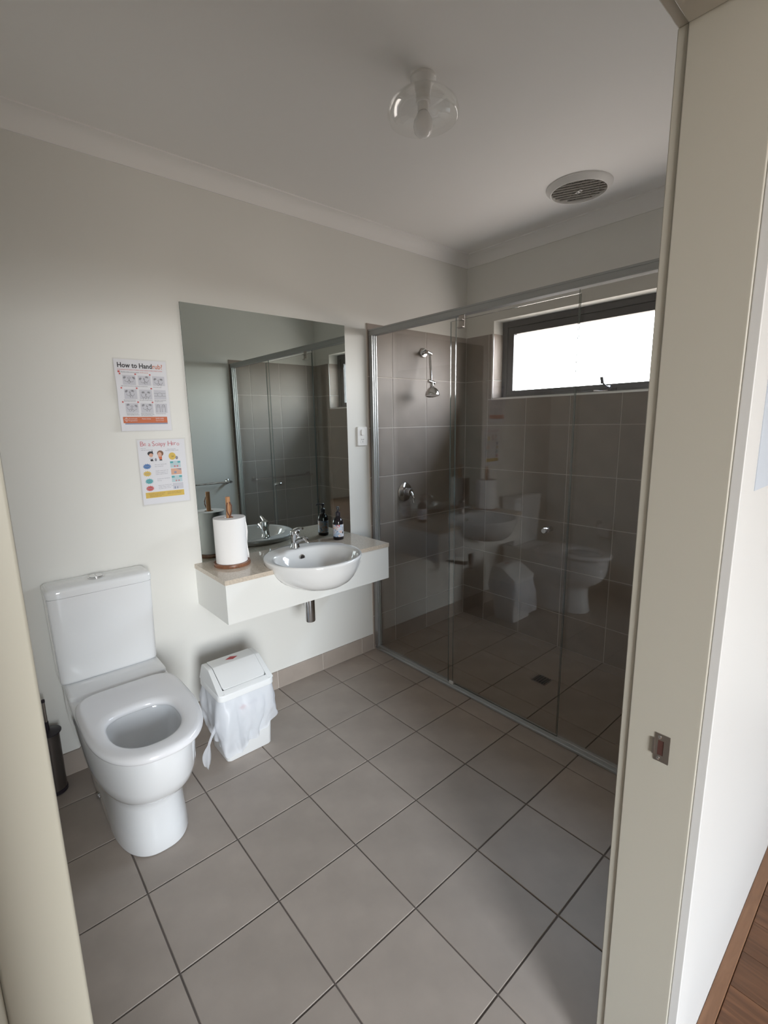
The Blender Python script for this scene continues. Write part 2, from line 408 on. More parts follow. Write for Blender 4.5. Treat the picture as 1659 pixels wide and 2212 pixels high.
hb = MB(); hb.box(0.087, 0.101, -1.03, -0.93, WZ0 + 0.012, WZ0 + 0.03); hb.cyl((0.080, -0.985, WZ0 + 0.028), (0.101, -0.985, WZ0 + 0.034), 0.014, 16)
hb.tube([(0.082, -0.985, WZ0 + 0.034), (0.062, -0.978, WZ0 + 0.046), (0.058, -0.965, WZ0 + 0.062)], [0.006, 0.005, 0.005]); hb.cyl((0.058, -0.965, WZ0 + 0.056), (0.056, -0.958, WZ0 + 0.094), 0.0095, 14)
hb.build('winder_handle', M['black'], win, smooth=40)
MB().tube([(0.098, -1.005, WZ0 + 0.022), (0.065, -0.955, WZ0 + 0.014), (0.090, -0.90, WZ0 + 0.02)], 0.0035, 8).build('chain_arm', M['steel'], win, smooth=60)

# ---- hall: walls, floor, big window opposite the door
hs = MB(); WX0, WX1, HZ0, HZ1 = -4.10, -2.62, 0.20, 2.40
hs.box(HX0, WX0, HY - 0.1, HY, -0.1, ZC); hs.box(WX1, HX1, HY - 0.1, HY, -0.1, ZC); hs.box(WX0, WX1, HY - 0.1, HY, HZ1, ZC); hs.box(WX0, WX1, HY - 0.1, HY, -0.1, HZ0)
struct(hs.build('wall_hall_south', M['hallfar']))
struct(box(HX0 - 0.1, HX0, HY, 0, -0.1, ZC).build('wall_hall_west', M['hallfar']))
struct(box(HX1, HX1 + 0.1, HY, YS, -0.1, ZC).build('wall_hall_east', M['hallfar']))
w2 = struct(box(WX0, WX0 + 0.04, HY - 0.07, HY - 0.02, HZ0, HZ1).build('window_2', M['frame']))
box(WX1 - 0.04, WX1, HY - 0.07, HY - 0.02, HZ0, HZ1).build('frame_side', M['frame'], w2)
box(WX0, WX1, HY - 0.07, HY - 0.02, HZ1 - 0.04, HZ1).build('frame_head', M['frame'], w2); box(WX0, WX1, HY - 0.07, HY - 0.02, HZ0, HZ0 + 0.04).build('frame_sill', M['frame'], w2)
box(WX0 + 0.04, WX1 - 0.04, HY - 0.047, HY - 0.043, HZ0 + 0.04, HZ1 - 0.04).build('pane', M['pane'], w2)
hf = struct(box(HX0, HX1, HY, YH + 0.02, -0.12, -0.006).build('floor_hall', M['fgrout']))
PH = planemtx((1, 0, 0), (0, 1, 0), (0, 0, 1), (0, 0, -0.006))
xg = grid(-1.448, HX0, HX1, 0.122)
for i in range(len(xg) - 1):
    y = HY; lens = []
    while y < YH - 0.030:
        y2 = min(y + random.uniform(0.7, 1.4), YH - 0.030)
        lay(hf, xg[i], xg[i + 1], y, y2, PH, 0.006, M['plank'], 'plank', 0.0006); y = y2
lay(hf, HX0, HX1, YH - 0.030, YH, PH, 0.011, M['board'], 'border_board', 0.0005)
lay(hf, DX0, DX1, YH, YS - 0.06, PH, 0.008, M['board'], 'threshold_board', 0.0005)

# ---- door 1: painted timber jambs, head, architraves, strike plate
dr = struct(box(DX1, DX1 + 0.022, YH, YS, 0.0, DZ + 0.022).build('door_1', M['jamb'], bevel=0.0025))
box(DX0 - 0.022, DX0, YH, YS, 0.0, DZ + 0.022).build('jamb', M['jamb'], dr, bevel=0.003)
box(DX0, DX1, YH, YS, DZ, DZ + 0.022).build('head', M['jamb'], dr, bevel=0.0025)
for side, ya, yb in (('bath', YS, YS + 0.016), ('hall', YH - 0.016, YH)):
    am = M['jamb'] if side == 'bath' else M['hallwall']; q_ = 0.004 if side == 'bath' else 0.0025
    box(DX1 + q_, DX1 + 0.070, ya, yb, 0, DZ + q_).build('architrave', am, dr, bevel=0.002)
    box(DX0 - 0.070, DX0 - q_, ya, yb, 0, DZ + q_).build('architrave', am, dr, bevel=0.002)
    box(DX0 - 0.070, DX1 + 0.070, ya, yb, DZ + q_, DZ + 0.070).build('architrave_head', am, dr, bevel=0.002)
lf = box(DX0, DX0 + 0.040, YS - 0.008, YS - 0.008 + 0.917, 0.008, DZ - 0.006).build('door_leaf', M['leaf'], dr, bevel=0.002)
for sx_ in (1, -1):
    xf = DX0 + (0.040 if sx_ > 0 else 0)
    h_ = MB(); h_.latheat([(0.026, 0), (0.026, 0.006), (0.010, 0.010), (0.009, 0.032)], (xf, YS + 0.85, 0.868), (sx_, 0, 0), 24)
    h_.tube([(xf + sx_ * 0.034, YS + 0.855, 0.868), (xf + sx_ * 0.036, YS + 0.83, 0.868), (xf + sx_ * 0.036, YS + 0.735, 0.868)], 0.0085, 14)
    h_.build('lever_handle', M['steel'], lf, smooth=40)
for zz in (0.25, 1.02, 1.80):
    MB().cyl((DX0 + 0.001, YS + 0.006, zz - 0.05), (DX0 + 0.001, YS + 0.006, zz + 0.05), 0.005, 12).build('hinge', M['steel'], lf, smooth=40)
piv = Vector((DX0, YS - 0.008, 0)); RT = Matrix.Translation(piv) @ Matrix.Rotation(math.radians(5), 4, 'Z') @ Matrix.Translation(-piv)
lf.matrix_local = RT
sp = MB(); X = DX1 - 0.0012
sp.box(X, DX1 + 0.001, -2.031, -2.021, 0.838, 0.894); sp.box(X, DX1 + 0.001, -2.021, -2.006, 0.838, 0.851); sp.box(X, DX1 + 0.001, -2.021, -2.006, 0.881, 0.894)
sp.box(X, DX1 + 0.001, -2.011, -2.003, 0.851, 0.881); sp.box(X - 0.002, X + 0.0008, -2.006, -2.002, 0.850, 0.882)
st = sp.build('strike_plate', M['steel'], dr)
box(DX1 - 0.0006, DX1 + 0.0005, -2.021, -2.011, 0.851, 0.881).build('latch_hole', M['timberhole'], st)
for zz in (0.8445, 0.8875): MB().latheat([(0.0032, 0), (0.0032, 0.0006), (0.002, 0.001)], (X, -2.0135, zz), (-1, 0, 0), 16).build('screw', M['chrome'], st, smooth=40)
hp = MB(); hp.box(-1.712, -1.50, YH - 0.0012, YH - 0.0001, 1.337, 1.634)
tag(hp.build('hall_notice', M['bluepaper']), 'pale blue laminated sheet on the hall wall right of the door frame', 'notice')

# ------------------------------------------------------------------ shower screen
SN = -0.885
ss = thing('shower_screen', 'semi-frameless glass shower screen with silver rails and a sliding door', 'shower screen', (SN, 0, 0))
YE = -YS
rail = MB()
def prof_rail(z0, z1, d):
    return
hr = MB(); hr.box(-0.019, 0.019, -(YE - 0.009), -0.009, 1.975, 2.008); hr.box(-0.022, 0.022, -(YE - 0.009), -0.009, 1.998, 2.006); hr.box(-0.0205, 0.0205, -(YE - 0.009), -0.009, 1.972, 1.979)
hr.build('head_rail', M['alurail'], ss, bevel=0.0015)
br = MB(); br.box(-0.019, 0.019, -(YE - 0.009), -0.009, 0.0006, 0.012); br.box(-0.010, 0.010, -(YE - 0.009), -0.009, 0.012, 0.028); br.box(0.012, 0.019, -(YE - 0.009), -0.009, 0.012, 0.02)
br.build('bottom_rail', M['alu'], ss, bevel=0.0015)
for y0, y1, s in ((-0.009 - 0.022, -0.009, 1), (-(YE - 0.009), -(YE - 0.009) + 0.022, -1)):
    c = MB(); c.box(-0.019, 0.019, y0, y1, 0.028, 1.972)
    yy = y0 if s > 0 else y1
    c.box(-0.019, -0.012, yy - 0.006, yy + 0.006, 0.028, 1.972); c.box(-0.004, 0.003, yy - 0.006, yy + 0.006, 0.028, 1.972); c.box(0.012, 0.019, yy - 0.006, yy + 0.006, 0.028, 1.972)
    c.build('side_channel', M['alu'], ss, bevel=0.0012)
def panel(nm, x, ya, yb, z0, z1, t=0.006):
    p = MB(); v = [(xx, y, z) for z in (z0, z1) for y in (ya, yb) for xx in (x - t / 2, x + t / 2)]
    p.add(v, [(0, 4, 6, 2), (1, 3, 7, 5)]); p.mi = 1; p.add(v, [(0, 2, 3, 1), (4, 5, 7, 6), (0, 1, 5, 4), (2, 6, 7, 3)])
    me_o = p.build(nm, [M['glass'], M['gedge']], ss, recalc=False)
    bm = bmesh.new(); bm.from_mesh(me_o.data); bmesh.ops.remove_doubles(bm, verts=bm.verts, dist=1e-5); bmesh.ops.recalc_face_normals(bm, faces=bm.faces); bm.to_mesh(me_o.data); bm.free()
    return me_o
panel('fixed_panel', 0.008, -0.655, -0.02, 0.02, 1.985); panel('fixed_panel', 0.008, -(YE - 0.02), -1.286, 0.02, 1.985)
dp = panel('door_panel', -0.008, -1.300, -0.636, 0.030, 1.952)
k = MB(); KY, KZ = -1.205, 0.995
k.latheat([(0.012, 0), (0.012, 0.008), (0.009, 0.009), (0.009, 0.012), (0.012, 0.013), (0.012, 0.030), (0.0105, 0.0325)], (-0.0115, KY, KZ), (-1, 0, 0), 24)
k.latheat([(0.012, 0), (0.012, 0.020), (0.0105, 0.022)], (-0.0045, KY, KZ), (1, 0, 0), 24)
k.build('door_knob', M['chrome'], dp, smooth=40)
rb = MB(); rb.box(-0.030, -0.0125, -0.725, -0.700, 1.945, 1.949); rb.box(-0.0155, -0.0115, -0.725, -0.690, 1.915, 1.972); rb.box(-0.028, -0.0115, -0.725, -0.690, 1.912, 1.918)
rb.build('roller_bracket', M['steel'], dp, bevel=0.001)
box(-0.024, -0.0125, -0.685, -0.655, 0.0285, 0.046).build('door_guide', M['alulight'], ss, bevel=0.002)

# ------------------------------------------------------------------ shower head
sh = thing('wall_shower', 'chrome shower head on a jointed wall arm inside the shower', 'shower head', (-0.447, -0.008, 1.912))
f = MB(); f.latheat([(0.031, 0), (0.031, 0.004), (0.026, 0.012), (0.012, 0.014)], (0, 0, 0), (0, -1, 0), 32); f.build('wall_flange', M['chrome'], sh, smooth=40)
f = MB(); f.cyl((0, -0.012, 0), (0, -0.05, -0.004), 0.009, 16); f.cyl((-0.024, -0.058, -0.002), (0.022, -0.05, -0.010), 0.0115, 20); f.build('swivel_joint', M['chrome'], sh, smooth=40)
EA, EB = Vector((0.000, -0.060, -0.012)), Vector((-0.038, -0.110, -0.192))
MB().tube([EA, EA.lerp(EB, .5), EB], 0.0075, 14).build('arm', M['chrome'], sh, smooth=60)
f = MB(); f.cyl(EB + Vector((-0.022, 0.004, 0.006)), EB + Vector((0.024, -0.004, -0.006)), 0.0115, 20); f.build('swivel_joint', M['chrome'], sh, smooth=40)
hd = MB(); hd.latheat([(r_ * 1.33, z_ * 1.22) for r_, z_ in ((0.008, 0), (0.010, 0.012), (0.008, 0.018), (0.013, 0.024), (0.026, 0.036), (0.033, 0.050), (0.035, 0.062), (0.034, 0.068), (0.029, 0.069), (0.028, 0.066))], EB + Vector((0, -0.004, -0.006)), (-0.10, -0.16, -1), 32)
hd.build('spray_head', M['chrome'], sh, smooth=40)
# ---- shower mixer
mx = thing('shower_mixer', 'round chrome mixer tap plate with lever on the shower tiles', 'tap', (-0.621, -0.008, 1.018))
MB().latheat([(0.062, 0), (0.062, 0.004), (0.056, 0.010), (0.034, 0.014), (0.030, 0.016)], (0, 0, 0), (0, -1, 0), 40).build('wall_plate', M['chrome'], mx, smooth=40)
MB().latheat([(0.024, 0), (0.024, 0.040), (0.021, 0.046), (0.008, 0.049)], (0, -0.014, 0.003), (0, -1, 0), 28).build('body', M['chrome'], mx, smooth=40)
MB().tube([(0.0, -0.048, 0.010), (0.004, -0.066, -0.006), (0.006, -0.076, -0.035), (0.003, -0.078, -0.066)], [0.010, 0.009, 0.007, 0.006], 14).build('lever', M['chrome'], mx, smooth=60)
# ---- floor waste
dg = thing('floor_waste', 'dark square floor drain grate in the middle of the shower floor', 'drain', (-0.455, -0.96, 0))
MB().box(-0.045, 0.045, -0.045, 0.045, 0.0003, 0.0012).build('frame', M['steel'], dg)
MB().box(-0.038, 0.038, -0.038, 0.038, 0.0012, 0.0016).build('well', M['dark'], dg)
for i in range(5): MB().box(-0.038, 0.038, -0.033 + i * 0.016, -0.030 + i * 0.016, 0.0016, 0.0028).build('grate_bar', M['steel'], dg)

# ------------------------------------------------------------------ mirror
mi = MB(); v = [(x, y, z) for z in (0.8155, 2.0115) for y in (-0.0055, -0.0003) for x in (-1.980, -1.0765)]
mi.add(v, [(0, 1, 5, 4)]); mi.mi = 1; mi.add(v, [(0, 2, 3, 1), (4, 5, 7, 6), (2, 6, 7, 3), (0, 4, 6, 2), (1, 3, 7, 5)])
tag(mi.build('mirror', [M['mirror'], M['gedge']]), 'large frameless rectangular mirror on the wall above the vanity', 'mirror')

# ------------------------------------------------------------------ vanity cabinet, benchtop, basin
VX0, VX1, VY, VZ0, VZ1 = -2.018, -1.078, -0.358, 0.614, 0.815
BC = Vector((-1.556, -0.333, 0)); BR = 0.240
def basin_levels(gr=0.0):
    # outer shell rings from the bottom up; the bowl sits forward under the round rim
    L = [(0.698, 0.050, 0.060), (0.701, 0.095, 0.055), (0.708, 0.130, 0.046), (0.724, 0.165, 0.034), (0.746, 0.193, 0.022), (0.772, 0.215, 0.011), (0.798, 0.230, 0.004), (0.815, 0.236, 0.0), (0.826, 0.239, 0), (0.833, 0.240, 0), (0.839, 0.239, 0), (0.842, 0.235, 0)]
    return [(z, r + gr, -dy) for z, r, dy in L]
NB = 64
def ring(cx, cy, rx, ry, z, e=2.0, n=NB):
    out = []
    for i in range(n):
        t = 2 * PI * i / n; c, s_ = math.cos(t), math.sin(t)
        out.append((cx + rx * math.copysign(abs(c) ** (2 / e), c), cy + ry * math.copysign(abs(s_) ** (2 / e), s_), z))
    return out
def boolean(o, cutter):
    md = o.modifiers.new('cut', 'BOOLEAN'); md.object = cutter; md.operation = 'DIFFERENCE'; md.solver = 'EXACT'
    bpy.context.view_layer.update()
    me = bpy.data.meshes.new_from_object(o.evaluated_get(bpy.context.evaluated_depsgraph_get()))
    o.modifiers.clear(); o.data = me
cut = MB().loft([ring(BC.x, BC.y + dy, r, r, z) for z, r, dy in [(0.68, 0.05, -0.06)] + basin_levels(0.0012)[:8] + [(0.90, 0.2375, 0)]]).build('cutter', M['cab'])
cab = box(VX0 + 0.003, VX1 - 0.003, VY + 0.003, 0.0, VZ0, VZ1 - 0.021).build('vanity_cabinet', M['cab'])
boolean(cab, cut)
tag(cab, 'white wall-hung vanity cabinet box under the beige benchtop', 'cabinet')
bt = box(VX0, VX1, VY, -0.0003, VZ1 - 0.0205, VZ1).build('benchtop', M['stone'])
boolean(bt, cut)
tag(bt, 'beige stone benchtop on the white vanity, cut around the basin', 'benchtop')
bpy.data.objects.remove(cut)

bs = thing('basin', 'white round semi-recessed basin bulging out of the vanity front', 'basin', (BC.x, BC.y, 0.632))
rings = [ring(0, dy, r, r, z - 0.632) for z, r, dy in basin_levels()]
IY = -0.035
for z, rx, ry, dy in [(0.842, 0.226, 0.222, -0.004), (0.8405, 0.215, 0.190, -0.026), (0.838, 0.208, 0.178, -0.034), (0.830, 0.203, 0.171, -0.037), (0.805, 0.192, 0.158, -0.040), (0.775, 0.176, 0.140, -0.044), (0.748, 0.143, 0.110, -0.050), (0.728, 0.095, 0.070, -0.055), (0.722, 0.03, 0.03, -0.055)]:
    rings.append(ring(0, dy, rx, ry, z - 0.632, 2.25 if z > 0.7 else 2))
MB().loft(rings).build('bowl', M['basin'], bs, smooth=50)
MB().latheat([(0.0165, 0), (0.0165, 0.003), (0.0115, 0.004), (0.0105, 0.001)], (0.005, 0.1145, 0.166), (0, -1, 0.25), 24).build('overflow_ring', M['chrome'], bs, smooth=40)
MB().latheat([(0.0105, 0), (0.0105, 0.0015)], (0.005, 0.1125, 0.1668), (0, -1, 0.25), 20).build('overflow_hole', M['dark'], bs)
MB().latheat([(0.028, 0), (0.027, 0.003), (0.018, 0.004)], (0, -0.055, 0.0895), (0, 0, 1), 24).build('waste_ring', M['chrome'], bs, smooth=40)

tp = thing('basin_tap', 'chrome single lever mixer tap on the back rim of the basin', 'tap', (-1.556, -0.165, 0.8425))
b = MB(); b.latheat([(0.024, 0), (0.024, 0.006), (0.021, 0.010), (0.0205, 0.045), (0.023, 0.06), (0.025, 0.080), (0.023, 0.090), (0.010, 0.097)], (0, 0, 0), (0, -0.06, 1), 28); b.build('body', M['chrome'], tp, smooth=45)
MB().tube([(0, -0.012, 0.036), (0.004, -0.048, 0.054), (0.007, -0.080, 0.062), (0.009, -0.098, 0.057), (0.009, -0.101, 0.042)], [0.014, 0.0125, 0.0115, 0.0115, 0.011], 16).build('spout', M['chrome'], tp, smooth=60)
MB().tube([(0, -0.002, 0.090), (0.003, -0.025, 0.101), (0.006, -0.052, 0.109), (0.008, -0.068, 0.110)], [0.012, 0.010, 0.008, 0.006], 14).build('lever', M['chrome'], tp, smooth=60)

wt = thing('waste_pipe', 'chrome bottle trap pipe hanging below the vanity', 'pipe', (-1.545, -0.262, 0.466))
MB().latheat([(0.024, 0.0), (0.026, 0.004), (0.0265, 0.145), (0.0265, 0.147)], (0, 0, 0), (0, 0, 1), 32).build('trap_body', M['chrome'], wt, smooth=40)
MB().cyl((0.01, 0.02, 0.032), (0.115, 0.262, 0.032), 0.014, 20).build('wall_arm', M['chrome'], wt, smooth=40)
MB().latheat([(0.034, 0), (0.032, 0.006), (0.018, 0.008)], (0.115, 0.2615, 0.032), (0, -1, 0), 28).build('wall_flange', M['chrome'], wt, smooth=40)

# ------------------------------------------------------------------ paper towel holder and roll
TX, TY, TZ = -1.882, -0.128, VZ1 + 0.0002
th_ = thing('paper_towel_holder', 'wooden paper towel stand with round base and upright post on benchtop', 'paper towel holder', (TX, TY, TZ))
MB().latheat([(0.084, 0), (0.085, 0.004), (0.085, 0.012), (0.083, 0.016)], (0, 0, 0), (0, 0, 1), 48).build('base', M['woodd'], th_, smooth=40)
MB().tube([(0, 0, 0.016), (0, 0, 0.2), (0.001, 0, 0.326)], [0.0115, 0.0115, 0.0105], 20).build('post', M['woodl'], th_, smooth=50)
MB().tube([(0.004, -0.011, 0.303), (0.011, -0.014, 0.285), (0.010, -0.015, 0.260), (0.004, -0.015, 0.242), (-0.002, -0.015, 0.232), (-0.0015, -0.016, 0.224)], 0.0028, 8).build('cord', M['leather'], th_, smooth=60)
MB().tube([(-0.006, -0.010, 0.300), (-0.0125, -0.013, 0.280), (-0.0125, -0.014, 0.262), (-0.006, -0.0155, 0.244), (0.004, -0.016, 0.234), (0.012, -0.016, 0.230)], 0.0028, 8).build('cord', M['leather'], th_, smooth=60)
tr = thing('paper_towel_roll', 'thick white paper towel roll standing on the wooden holder', 'paper towel', (TX, TY, TZ + 0.0165))
N = 72; rings = []
H_ = 0.212
for r_, z in ((0.022, 0), (0.072, 0), (0.072, 0.004), (0.0725, H_ - 0.004), (0.072, H_), (0.022, H_)):
    rg = []
    for i in range(N):
        a = 2 * PI * i / N; rr = r_
        if r_ > 0.05: rr += 0.0012 * math.sin(2 * a + 1) + (0.003 * max(0, math.cos(a - 0.15)) ** 14 * (1 + 0.8 * math.sin(z * 70)))
        rg.append((rr * math.cos(a), rr * math.sin(a), z))
    rings.append(rg)
MB().loft(rings, closed=True).build('roll', M['roll'], tr, smooth=40)
sf = MB()
sv = []
for kz in range(9):
    z = 0.001 + kz * (H_ - 0.004) / 8
    for r_, a in ((0.0745, 0.55), (0.0765, 0.25), (0.0785 + 0.0015 * math.sin(kz * 1.9), 0.02), (0.081 + 0.003 * math.sin(kz * 1.3 + 1), -0.16)):
        sv.append((r_ * math.cos(a), r_ * math.sin(a), z))
sf.add(sv, [(kz * 4 + i, kz * 4 + i + 1, kz * 4 + i + 5, kz * 4 + i + 4) for kz in range(8) for i in range(3)])
so = sf.build('loose_sheet', M['roll'], tr, smooth=180); sm_ = so.modifiers.new('th', 'SOLIDIFY'); sm_.thickness = 0.0006

# ------------------------------------------------------------------ soap bottle
sb = thing('soap_bottle', 'black pump soap bottle with a colourful art label by the mirror', 'soap bottle', (-1.222, -0.082, VZ1 + 0.0002))
MB().latheat([(0.0285, 0), (0.0305, 0.003), (0.0305, 0.100), (0.028, 0.113), (0.020, 0.124), (0.013, 0.130), (0.013, 0.138)], (0, 0, 0), (0, 0, 1), 40).build('body', M['bottle'], sb, smooth=40)
lb = MB(); n = 48; lb.loft([[(0.0309 * math.cos(2 * PI * i / n), 0.0309 * math.sin(2 * PI * i / n), z) for i in range(n)] for z in (0.018, 0.089)], False, False)
lbl = lb.build('label', M['art'], sb, smooth=180)
def patch(mb, a0, a1, z0, z1, r=0.0312, k=8):
    v = [(r * math.cos(a0 + (a1 - a0) * i / k), r * math.sin(a0 + (a1 - a0) * i / k), z) for i in range(k + 1) for z in (z0, z1)]
    mb.add(v, [(2 * i, 2 * i + 2, 2 * i + 3, 2 * i + 1) for i in range(k)])
d2 = MB(); rr = 0.0313; pts = [(-2.18 + 0.33 * math.cos(t), 0.0835 + 0.0105 * math.sin(t)) for t in [2 * PI * i / 20 for i in range(20)]]
pts = [(a, min(z, 0.0885)) for a, z in pts]; d2.add([(rr * math.cos(a), rr * math.sin(a), z) for a, z in pts], [tuple(range(20))]); d2.build('label_spot', M['tred'], lbl)
d2 = MB(); patch(d2, -1.45, -0.95, 0.022, 0.086); d2.build('label_text_panel', M['lgrey'], lbl)
d2 = MB(); patch(d2, -1.42, -1.08, 0.036, 0.048, 0.0314, 4); [patch(d2, -1.4, -1.0, 0.054 + q * 0.006, 0.056 + q * 0.006, 0.0314, 4) for q in range(4)]; d2.build('label_text_lines', M['ink'], lbl)
MB().latheat([(0.0125, 0.136), (0.0145, 0.138), (0.0145, 0.156), (0.010, 0.160), (0.005, 0.163), (0.005, 0.176), (0.0095, 0.178), (0.010, 0.188), (0.006, 0.191)], (0, 0, 0), (0, 0, 1), 28).build('pump', M['black'], sb, smooth=40)
MB().tube([(0, 0, 0.185), (-0.012, -0.022, 0.186), (-0.017, -0.034, 0.183), (-0.018, -0.036, 0.177)], [0.0065, 0.006, 0.005, 0.0045], 12).build('nozzle', M['black'], sb, smooth=60)

# ------------------------------------------------------------------ toilet
TCX = -2.4325
tl = thing('toilet', 'white close-coupled toilet with open seat ring, against the left wall', 'toilet', (TCX, 0, 0))
def outline(hw, yb, yf, z, eb=7.0, ef=2.35, frac=0.42, n=72, cx=0.0):
    ym = yb + (yf - yb) * frac; out = []
    for i in range(n):
        t = 2 * PI * i / n; c, s_ = math.cos(t), math.sin(t)
        if s_ >= 0: e = eb; ly = yb - ym
        else: e = ef; ly = ym - yf
        # blend the exponent of x so both halves meet at full width
        out.append((cx + hw * math.copysign(abs(c) ** (2 / e), c), ym + ly * math.copysign(abs(s_) ** (2 / e), s_), z))
    return out
O = outline
rings = [O(0.1265, -0.004, -0.676, 0.0015, 9, 2.6, .6), O(0.127, -0.004, -0.678, 0.006, 9, 2.6, .6), O(0.124, -0.004, -0.667, 0.06, 9, 2.6, .6), O(0.1215, -0.004, -0.658, 0.12, 9, 2.6, .6), O(0.122, -0.004, -0.657, 0.166, 9, 2.55, .59), O(0.124, -0.004, -0.662, 0.190, 9, 2.5, .58),
         O(0.1285, -0.004, -0.674, 0.206, 9, 2.5, .57), O(0.136, -0.004, -0.693, 0.219, 9, 2.5, .56), O(0.146, -0.004, -0.717, 0.233, 9, 2.45, .54), O(0.157, -0.004, -0.744, 0.252, 9, 2.4, .52), O(0.167, -0.004, -0.768, 0.278, 9, 2.4, .49), O(0.174, -0.004, -0.787, 0.315, 9, 2.4, .46), O(0.1775, -0.004, -0.797, 0.375, 9, 2.35, .44), O(0.178, -0.004, -0.800, 0.438, 9, 2.35, .44),
         O(0.177, -0.005, -0.798, 0.444, 9, 2.35, .44), O(0.173, -0.009, -0.793, 0.447, 9, 2.35, .44),
         O(0.125, -0.445, -0.762, 0.447, 4, 2.3), O(0.120, -0.455, -0.757, 0.440, 4, 2.3), O(0.118, -0.455, -0.753, 0.40, 4, 2.3), O(0.105, -0.46, -0.735, 0.33, 3.5, 2.2), O(0.080, -0.47, -0.68, 0.25, 3, 2), O(0.055, -0.48, -0.60, 0.195, 2.5, 2)]
MB().loft(rings).build('pan', M['china'], tl, smooth=75)
# raised rear deck under the cistern
rings = [O(0.178, -0.004, -0.258, 0.4465, 12, 12, .5), O(0.178, -0.004, -0.256, 0.458, 12, 12, .5), O(0.174, -0.006, -0.250, 0.463, 12, 12, .5)]
MB().loft(rings).build('rear_deck', M['china'], tl, smooth=50)
# seat ring
SXO = 0.004
def S(d, z): return O(0.182 - d, -0.290 - d * 0.6, -0.822 + d, z, 5.5, 2.5, .40, cx=SXO)
def Hh(d, z): return O(0.111 + d, -0.490 + d * 0.8, -0.748 - d, z, 2.8, 2.25, .42, cx=-0.005)
rings = [S(0.006, 0.449), S(0.001, 0.452), S(0.0, 0.458), S(0.002, 0.467), S(0.009, 0.4745), S(0.020, 0.477), Hh(0.030, 0.477), Hh(0.016, 0.4755), Hh(0.006, 0.471), Hh(0.0, 0.463), Hh(0.001, 0.453), Hh(0.006, 0.449)]
MB().loft(rings, closed=True).build('seat', M['seat'], tl, smooth=60)
# cistern
def Q(hw, yb, yf, z): return O(hw, yb, yf, z, 9, 9, .5, cx=-0.005)
rings = [Q(0.172, -0.010, -0.126, 0.4635), Q(0.179, -0.006, -0.133, 0.468), Q(0.181, -0.004, -0.136, 0.478), Q(0.1875, -0.004, -0.152, 0.826)]
MB().loft(rings).build('cistern', M['china'], tl, smooth=50)
rings = [Q(0.1855, -0.005, -0.150, 0.8265), Q(0.1855, -0.005, -0.150, 0.8285), Q(0.1890, -0.004, -0.1545, 0.830), Q(0.1895, -0.003, -0.156, 0.850), Q(0.187, -0.004, -0.1535, 0.860), Q(0.180, -0.010, -0.146, 0.8645)]
lid = MB().loft(rings).build('cistern_lid', M['china'], tl, smooth=50)
bt_ = MB().lathe([(0.031, 0.8645), (0.031, 0.867), (0.028, 0.8685)], Matrix.Translation((-0.008, -0.068, 0)), 32).build('flush_button', M['chrome'], lid, smooth=40)
for s in (-1, 1):
    hb = MB(); a = [(-0.008 + s * 0.0012 + s * 0.025 * math.sin(PI * i / 16), -0.068 + 0.025 * math.cos(PI * i / 16)) for i in range(17)]
    hb.loft([[(x, y, z) for x, y in a] for z in (0.8686, 0.8712)]); hb.build('button_half', M['chrome'], bt_)
MB().latheat([(0.012, 0), (0.012, 0.008), (0.008, 0.012)], (-0.121, -0.245, 0.012), (-1, 0, 0.4), 18).build('bolt_cap', M['chrome'], tl, smooth=40)

# ------------------------------------------------------------------ toilet brush
tb_ = thing('toilet_brush', 'dark steel toilet brush holder with black lid beside the toilet', 'toilet brush', (-2.679, -0.078, 0.0005))
MB().lathe([(0.036, 0), (0.0395, 0.003), (0.040, 0.016), (0.038, 0.018)], n=36).build('base_ring', M['black'], tb_, smooth=40)
MB().lathe([(0.037, 0.018), (0.037, 0.262)], n=36).build('cup', M['smoke'], tb_, smooth=40)
MB().lathe([(0.040, 0.262), (0.0455, 0.266), (0.0455, 0.270), (0.020, 0.276), (0.012, 0.278)], n=36).build('lid', M['black'], tb_, smooth=40)
hd_ = MB().lathe([(0.0075, 0.276), (0.0075, 0.315)], n=20).build('handle_collar', M['black'], tb_, smooth=40)
MB().lathe([(0.0055, 0.315), (0.0055, 0.400)], n=20).build('handle', M['steel'], tb_, smooth=40)
MB().lathe([(0.0065, 0.400), (0.0065, 0.410), (0.004, 0.412)], n=20).build('handle_cap', M['black'], tb_, smooth=40)

# ------------------------------------------------------------------ swing bin + liner
BX = -1.980
bn = thing('swing_bin', 'small white plastic swing-top bin beside the toilet', 'bin', (BX, 0, 0))
def rrect(x0, x1, y0, y1, z, r=0.02, k=5):
    out = []
    for cx, cy, a0 in ((x1 - r, y1 - r, 0), (x0 + r, y1 - r, PI / 2), (x0 + r, y0 + r, PI), (x1 - r, y0 + r, 1.5 * PI)):
        for i in range(k + 1):
            a = a0 + PI / 2 * i / k; out.append((cx + r * math.cos(a), cy + r * math.sin(a), z))
    return out
MB().loft([rrect(-0.104, 0.104, -0.400, -0.238, 0.001, 0.016), rrect(-0.107, 0.107, -0.404, -0.234, 0.006, 0.018), rrect(-0.124, 0.124, -0.416, -0.198, 0.312, 0.024)]).build('bucket', M['bin'], bn, smooth=50)
ld = MB()
